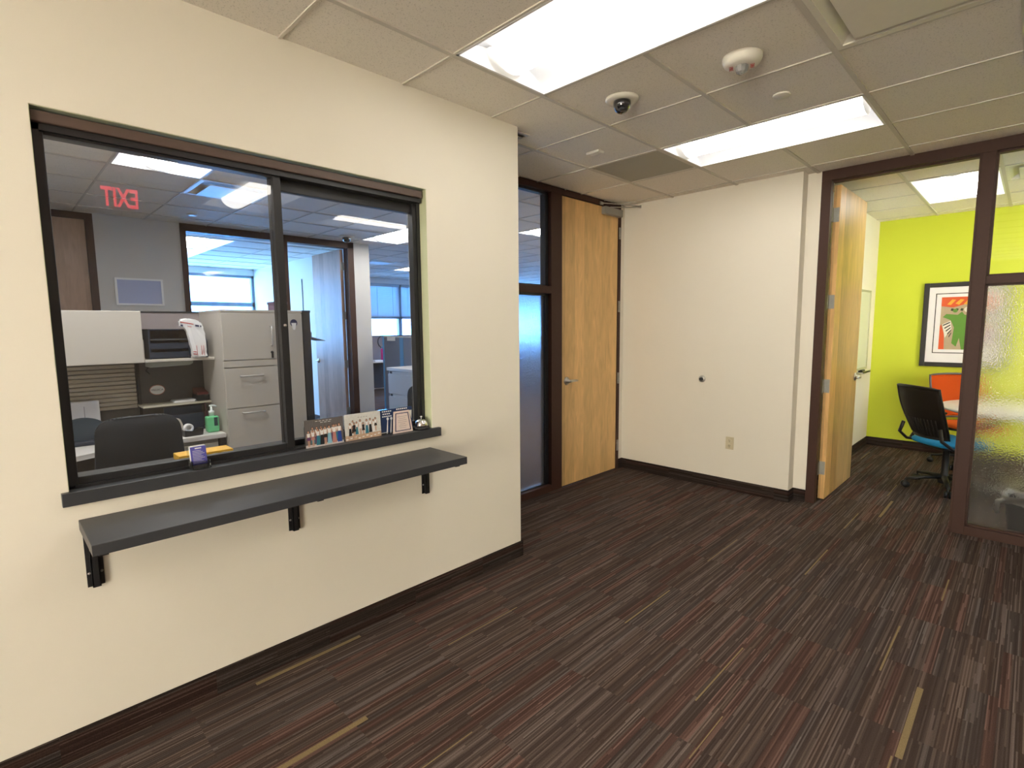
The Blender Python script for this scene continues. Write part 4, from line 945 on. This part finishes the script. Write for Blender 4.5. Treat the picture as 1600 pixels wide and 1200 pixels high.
b = MB(); b.prism([(-4.83, 1.011), (-4.69, 1.011), (-4.70, 1.03), (-4.83, 1.06)], 1.16, 1.24, axis='y', bev=.004); b.build('lever', pm('dark red metal', (.12, .012, .012), .35), t)
t = thing('hanging_key', (-4.655, 1.20, .94), 'small dark key strap hanging under the narrow cream shelf', 'key strap')
b = MB(); b.tube([(-4.665, 1.20, .947), (-4.655, 1.20, .93), (-4.655, 1.205, .88)], .006, 8); b.box(-4.66, -4.65, 1.19, 1.215, .83, .885, bev=.003); b.build('strap', pm('dark maroon', (.06, .02, .02), .5), t)

# desk
t = thing('desk', (-4.6, .4, 0), 'light grey corner desk under the overhead cabinet', 'desk')
b = MB(); b.prism([(PXB+.022, -.8), (-3.9, -.8), (-3.95, -.05), (-4.205, .30), (-4.29, .46), (-4.335, .75), (-4.335, 1.248), (PXB+.022, 1.248)], .708, .74, bev=.003); b.build('worktop', WTOP, t)
b = MB(); b.box(PXB+.025, -4.36, 1.215, 1.246, 0, .708); b.build('end_panel', DKPAN, t)
b = MB(); b.box(-3.98, -3.95, -.8, -.75, 0, .708); b.build('leg', DKPAN, t)
t = thing('drawer_pedestal', (-4.6, 1.0, 0), 'beige drawer pedestal under the end of the corner desk', 'pedestal')
b = MB(); b.box(PXB+.03, -4.385, .80, 1.20, .03, .70, bev=.003); b.build('body', PUTTYD, t)
for z0, z1 in ((.585, .675), (.40, .575), (.06, .39)):
    b = MB(); b.box(-4.384, -4.365, .805, 1.195, z0, z1, bev=.003); b.box(-4.372, -4.362, .85, 1.15, z1-.012, z1-.004); b.build('drawer', PUTTY, t)
t = thing('hand_sanitizer', (-4.47, 1.19, .74), 'green hand sanitizer pump bottle on the end of the desk', 'bottle')
GREENL = pm('green gel', (.20, .72, .34), .1, trans=.2, var=.1)
b = MB(); b.box(-.035, .035, -.043, .043, .001, .125, bev=.014, seg=3); b.build('bottle', GREENL, t, world=False)
b = MB(); b.lathe([(.018, .122), (.018, .145), (.020, .147), (.020, .165), (.008, .168), (.006, .20), (0, .20)]); b.tube([(0, -.015, .203), (0, .0, .206), (0, .022, .204), (0, .038, .194)], .006, 8); b.build('pump', pm('clear white plastic', (.75, .82, .80), .3), t, world=False)
b = MB(); b.box(.0345, .0356, .005, .030, .05, .115); b.build('label', pm('dark label', (.03, .06, .07), .4), t, world=False)
t = thing('tape_dispenser', (-4.42, 1.03, .74), 'black tape dispenser with a white roll on the desk', 'tape dispenser')
b = MB(); b.prism([(-.05, 0), (.075, 0), (.08, .05), (.06, .058), (.04, .04), (0, .035), (-.05, .05)], -.03, .03, axis='x', bev=.004); b.build('base', BLACK, t, world=False)
b = MB(); b.lathe([(.018, -.012), (.034, -.012), (.034, .012), (.018, .012), (.018, -.012)], M=Matrix.Translation((0, -.015, .06)) @ Matrix.Rotation(pi/2, 4, 'Y')); b.build('tape_roll', WHITE, t, world=False)
t.rotation_euler = (0, 0, .1)
t = thing('stapler', (-4.60, 1.01, .74), 'beige stapler standing behind the tape dispenser', 'stapler')
b = MB(); b.prism([(-.02, 0), (.03, 0), (-.005, .11), (-.03, .12)], -.02, .02, axis='x', bev=.004); b.build('body', PUTTY, t, world=False)
t = thing('desk_phone', (-4.74, .80, .74), 'black desk phone against the partition behind the office chair', 'phone')
b = MB(); b.prism([(-.11, 0), (.09, 0), (.09, .03), (-.11, .09)], -.10, .10, axis='y', bev=.005); b.build('base', BLACK, t, world=False)
b = MB(); b.tube([(-.06, -.085, .115), (-.05, -.08, .13), (.0, -.08, .115), (.06, -.08, .085), (.07, -.085, .07)], [.022, .02, .013, .02, .022], 10); b.build('handset', BLACK, t, world=False)
t = thing('paper_holder', (-4.70, 1.06, .74), 'grey paper holder on the desk behind the office chair', 'paper holder')
b = MB(); b.box(-.04, .04, -.13, .13, 0, .012); b.box(-.03, -.02, -.13, .13, 0, .19); b.box(.0, .01, -.13, .13, 0, .13); b.build('body', DOC, t, world=False)
for k, (y, lab) in enumerate([(.275, 'white binder at the edge of the sliding pane, leaning on the ribbed panel'), (.46, 'white binder with a dark seam, nearer the office chair')]):
    t = thing('binder', (-4.79, y, .74), lab, 'binder', 'white binders on the desk')
    b = MB(); b.box(-.035, .02, -.088, .088, .001, .285-.0*k, bev=.003); b.build('cover', pm('white vinyl', (.74, .73, .76), .45, var=.03), t, world=False)
    b = MB(); b.box(.0201, .021, -.002, .002, .04, .25); b.build('seam', pm('grey line', (.3, .3, .33), .5), t, world=False)
t = thing('desk_lamp_base', (-4.66, .43, .74), 'dark blue arched keyboard stand on the desk in front of the white binders', 'keyboard stand')
b = MB(); b.prism([(-.17, 0)] + [(-.17*math.cos(pi*i/16), .03+.155*math.sin(pi*i/16)) for i in range(17)] + [(.17, 0)], -.02, .02, axis='x', bev=.004); b.build('body', pm('slate blue plastic', (.035, .055, .075), .4), t, world=False)
b = MB(); b.box(.02, .09, -.18, .18, 0, .03, bev=.008); b.build('base', DOC, t, world=False)
t.name = 'keyboard_stand'

# tall cabinet
t = thing('tall_cabinet', (-4.57, 1.555, 0), 'tall beige storage tower with drawers and a narrow wardrobe', 'cabinet')
CY0, CYM, CY1 = 1.253, 1.655, 1.864
b = MB(); b.box(PXB, CFX-.02, CY0, CY1, .03, CT, bev=.003); b.box(PXB+.02, CFX-.05, CY0+.02, CY1-.02, 0, .03); b.build('body', PUTTY, t)
b = MB(); b.box(PXB, CFX+.001, CY0-.001, CY1+.001, CT-.016, CT+.002, bev=.002); b.build('top', PUTTY, t)
def front(nm, y0, y1, z0, z1, h=None):
    b = MB(); b.box(CFX-.018, CFX, y0+.002, y1-.002, z0+.002, z1-.002, bev=.002); f = b.build(nm, PUTTY, t)
    if h:
        (ha, hb) = h; b = MB(); A, B = Vector(ha), Vector(hb); o = Vector((.028, 0, 0)); b.tube([A, A+o*.8, A+o+(B-A)*.05, B+o-(B-A)*.05, B+o*.8, B], .0065, 10); b.build('handle', pm('silver pull', (.60, .58, .55), .35, .6), f)
    return f
d = front('door', CY0, CYM, 1.293, CT-.018, ((CFX, 1.607, 1.36+.04), (CFX, 1.607, 1.55)))
b = MB(); b.lathe([(.010, 0), (.010, .01), (0, .011)], M=Matrix.Translation((CFX, 1.607, 1.345)) @ Matrix.Rotation(pi/2, 4, 'Y'), seg=14); b.box(CFX+.008, CFX+.012, 1.600, 1.614, 1.30, 1.34); b.build('lock_key', BLACK, d)
front('rail', CY0, CYM, 1.238, 1.290)
front('drawer', CY0, CYM, .925, 1.235, ((CFX, 1.365, 1.17), (CFX, 1.525, 1.17)))
front('drawer', CY0, CYM, .612, .922, ((CFX, 1.362, .885), (CFX, 1.518, .885)))
front('drawer', CY0, CYM, .30, .609, ((CFX, 1.36, .575), (CFX, 1.516, .575)))
front('drawer', CY0, CYM, .05, .297)
front('wardrobe_door', CYM+.02, CY1, .05, CT-.018)
t = thing('cabinet_magnet', (CFX, 1.792, 1.575), 'small navy and white magnet clip on the wardrobe door', 'magnet')
b = MB(); b.prism([(1.792+.028*math.cos(2*pi*k/16), 1.575+.03*math.sin(2*pi*k/16)) for k in range(16)], CFX, CFX+.008, axis='x'); b.build('magnet_top', pm('navy plastic', (.02, .025, .09), .35), t)
b = MB(); b.prism([(1.77, 1.575), (1.812, 1.575), (1.80, 1.52), (1.785, 1.52)], CFX, CFX+.009, axis='x'); b.build('clip', WHITE, t)
t = thing('storage_bin', (-4.6, 1.72, CT+.002), 'dark purple box on top of the tall cabinet', 'box')
b = MB(); b.box(-4.70, -4.53, 1.745, 1.84, CT+.003, CT+.075, bev=.004); b.build('body', pm('dusky purple card', (.14, .10, .16), .6), t)
b = MB(); b.box(-4.705, -4.525, 1.74, 1.845, CT+.062, CT+.082, bev=.003); b.build('lid', pm('dusky purple lid', (.12, .09, .15), .6), t)

# task chair at the desk
def task_chair(loc, rz, label):
    t = thing('office_chair', loc, label, 'chair', 'dark office chairs', rz)     # faces +x
    F = pm('charcoal fabric', (.020, .024, .030), .9, var=.15, scale=300, bump=.3, bscale=500)
    b = MB(); b.lathe([(.05, .07), (.05, .12), (.03, .15), (.027, .42), (.05, .44), (0, .44)], seg=20); b.build('gas_stem', BLACK, t, world=False)
    for k in range(5):
        a = .2+k*2*pi/5; c, s = math.cos(a), math.sin(a)
        b = MB(); b.tube([(.03*c, .03*s, .11), (.16*c, .16*s, .10), (.30*c, .30*s, .075)], [.026, .022, .016], 10); leg = b.build('leg', BLACK, t, world=False)
        b = MB(); b.tube([(.305*c+s*.02, .305*s-c*.02, .03), (.305*c-s*.02, .305*s+c*.02, .03)], .03, 16); b.build('caster', BLACK, leg, world=False)
    b = MB(); b.box(-.23, .25, -.235, .235, .44, .52, bev=.035, seg=4); b.build('seat', F, t, world=False)
    def outline(s):
        pts = []
        for i in range(33):
            a = pi*i/32; ca, sa = math.cos(a), math.sin(a)
            pts.append((.195*math.copysign(abs(ca)**.5, ca), .93+.135*sa**.62))
        return [(.215, .62), (.205, .56), (.18, .54), (-.18, .54), (-.205, .56), (-.215, .62)][::-1] + pts[::-1] if False else [(-.18, .54), (.18, .54), (.208, .57), (.215, .64)] + pts + [(-.215, .64), (-.208, .57)]
    o = outline(1)
    b = MB(); b.prism(o, -.30, -.24, axis='x', bev=.014)
    for v in b.bm.verts: v.co.x += .9*(v.co.y**2)*.7 - .10*(v.co.z-.6)*.5
    back = b.build('backrest', F, t, world=False)
    for f in back.data.polygons: f.use_smooth = True
    b = MB(); b.tube([(-.05, 0, .43), (-.24, 0, .43), (-.33, 0, .48), (-.325, 0, .72)], .02, 10, flat=1.6); b.build('back_support', BLACK, t, world=False)
    for sg in (-1, 1):
        b = MB(); b.tube([(.0, sg*.18, .43), (.0, sg*.27, .45), (.0, sg*.29, .60), (-.02, sg*.29, .66)], .014, 8); b.box(-.14, .11, sg*.29-.035, sg*.29+.035, .66, .69, bev=.012); b.build('armrest', BLACK, t, world=False)
    return t
task_chair((-3.72, .575, 0), pi-.06, 'dark blue office chair at the corner desk behind the sliding pane')
# tissue box on the office side of the sill
t = thing('tissue_box', (-2.56, .64, .973), 'yellow patterned flat box on the sill behind the sliding pane', 'box')
YB = pm('yellow card', (.92, .46, .03), .5, var=.3, scale=35)
b = MB(); b.box(-2.61, -2.51, .535, .745, .9735, 1.000, bev=.002); b.build('body', YB, t)
b = MB()
for k in range(5): b.poly([(-2.5095, .55+.04*k+.016*math.cos(2*pi*i/10), .987+.007*math.sin(2*pi*i/10)) for i in range(10)])
b.build('pattern', pm('pale yellow print', (.85, .62, .25), .5), t)

# ------------------------------------------------------------------ open office beyond the column
BLUEP = pm('blue grey panel fabric', (.20, .23, .30), .9, var=.08, scale=400); BLUEPOST = pm('pale blue post', (.10, .30, .55), .45)
t = thing('cubicle_partition', (-6.0, 4.28, 0), 'blue grey cubicle partition behind the lateral file', 'partition')
b = MB(); b.box(-6.97, -4.9, 4.25, 4.30, .05, 1.385); b.build('fabric', BLUEP, t)
b = MB(); b.box(-6.975, -4.9, 4.245, 4.305, 1.385, 1.40); b.build('top_cap', PUTTY, t)
b = MB(); b.box(-6.985, -6.955, 4.24, 4.31, 0, 1.40); b.box(-6.53, -6.44, 4.243, 4.249, .05, 1.385); b.build('post', BLUEPOST, t)
t = thing('name_tag', (-6.75, 4.245, 1.36), 'small white tag hung on the blue grey partition', 'tag')
b = MB(); b.box(-6.85, -6.64, 4.238, 4.2445, 1.335, 1.395); b.build('card', WHITE, t)
t = thing('lateral_file', (-5.3, 4.0, 0), 'beige lateral file cabinet seen past the cream column', 'file cabinet')
LX0, LX1, LY0, LY1 = -6.12, -5.2, 3.78, 4.23
b = MB(); b.box(LX0, LX1, LY0+.02, LY1, .02, .96, bev=.003); b.build('body', PUTTY, t)
b = MB(); b.box(LX0-.01, LX1+.01, LY0-.01, LY1, .96, 1.0, bev=.003); b.build('top', WTOP, t)
for k in range(3):
    b = MB(); z0 = .05+.302*k; b.box(LX0+.005, LX1-.005, LY0, LY0+.018, z0, z0+.262, bev=.003); b.box(LX0+.09, LX1-.09, LY0+.010, LY0+.02, z0+.264, z0+.296); f = b.build('drawer', PUTTY, t)
    b = MB(); b.box(LX0+.03, LX0+.09, LY0+.012, LY0+.019, z0+.266, z0+.294); b.build('label_holder', BLACK, f)
t = dup(t, (-4.34, 4.0, 0), label='second beige lateral file cabinet, behind the window edge frame'); 
task_chair((-3.66, 2.78, 0), 2.2, 'dark office chair in front of the lateral file, at the edge of the fixed pane')
t = thing('desk', (-11.1, 7.0, 0), 'far office desk with a pink bottle by the outside windows', 'desk')
b = MB(); b.box(-11.45, -10.85, 6.2, 8.6, .71, .74, bev=.003); b.build('worktop', WTOP, t)
b = MB(); b.box(-11.45, -10.9, 6.22, 6.26, 0, .71); b.build('end_panel', PUTTY, t)
b = MB(); b.box(-11.45, -11.42, 6.26, 8.55, .05, .71); b.build('back_panel', DKPAN, t)
t = thing('cubicle_partition', (-11.5, 7.4, 0), 'low grey cubicle partition under the outside windows', 'partition')
b = MB(); b.box(-11.56, -11.50, 6.1, 8.7, .05, 1.32); b.build('fabric', MAUVE, t)
b = MB(); b.box(-11.57, -11.49, 6.1, 8.7, 1.32, 1.335); b.build('top_cap', BLACKAL, t)
for k, (bx, lab) in enumerate([((-10.5, -4.2, 12.70, 12.76), 'grey cubicle partition added along the far end windows to block their lower light'), ((-11.56, -11.50, 8.8, 12.6), 'grey cubicle partition added along the outside windows to block their lower light')]):  # partitions added to block light from the lower window panes
    t = thing('cubicle_partition', ((bx[0]+bx[1])/2, (bx[2]+bx[3])/2, 0), lab, 'partition')
    b = MB(); b.box(*bx, .05, 1.32); b.build('fabric', BLUEP, t)
    b = MB(); b.box(bx[0]-.01, bx[1]+.01, bx[2]-.01, bx[3]+.01, 1.32, 1.335); b.build('top_cap', BLACKAL, t)
t = thing('drink_bottle', (-11.15, 6.78, .74), 'pink drink bottle on the far desk by the windows', 'bottle')
b = MB(); b.lathe([(.05, .001), (.055, .01), (.055, .27), (.045, .29), (0, .29)]); b.build('body', pm('pink steel', (.75, .03, .25), .4), t, world=False)
b = MB(); b.lathe([(.042, .29), (.042, .33), (.02, .345), (0, .345)]); b.build('cap', pm('pale blue cap', (.3, .5, .6), .4), t, world=False)
t = thing('headset', (-11.46, 6.98, 1.05), 'black looped cable hanging on the low grey partition', 'cable')
b = MB(); b.tube([(-11.49, 6.98+.13*math.cos(2*pi*k/16), 1.18+.15*math.sin(2*pi*k/16)) for k in range(16)], .012, 8, closed=True); b.build('loop', BLACK, t)
t.name = 'cable_loop'
t = thing('paper_pile', (-11.0, 7.05, .74), 'loose white papers on the far desk beside the pink bottle', 'papers')
b = MB(); b.box(-11.1, -10.9, 6.95, 7.25, .741, .76); b.box(-11.05, -10.88, 6.4, 6.6, .741, .77); b.build('sheets', WHITE, t)
for ob in bpy.data.objects:
    if ob.type == 'EMPTY': ob.empty_display_size = .05
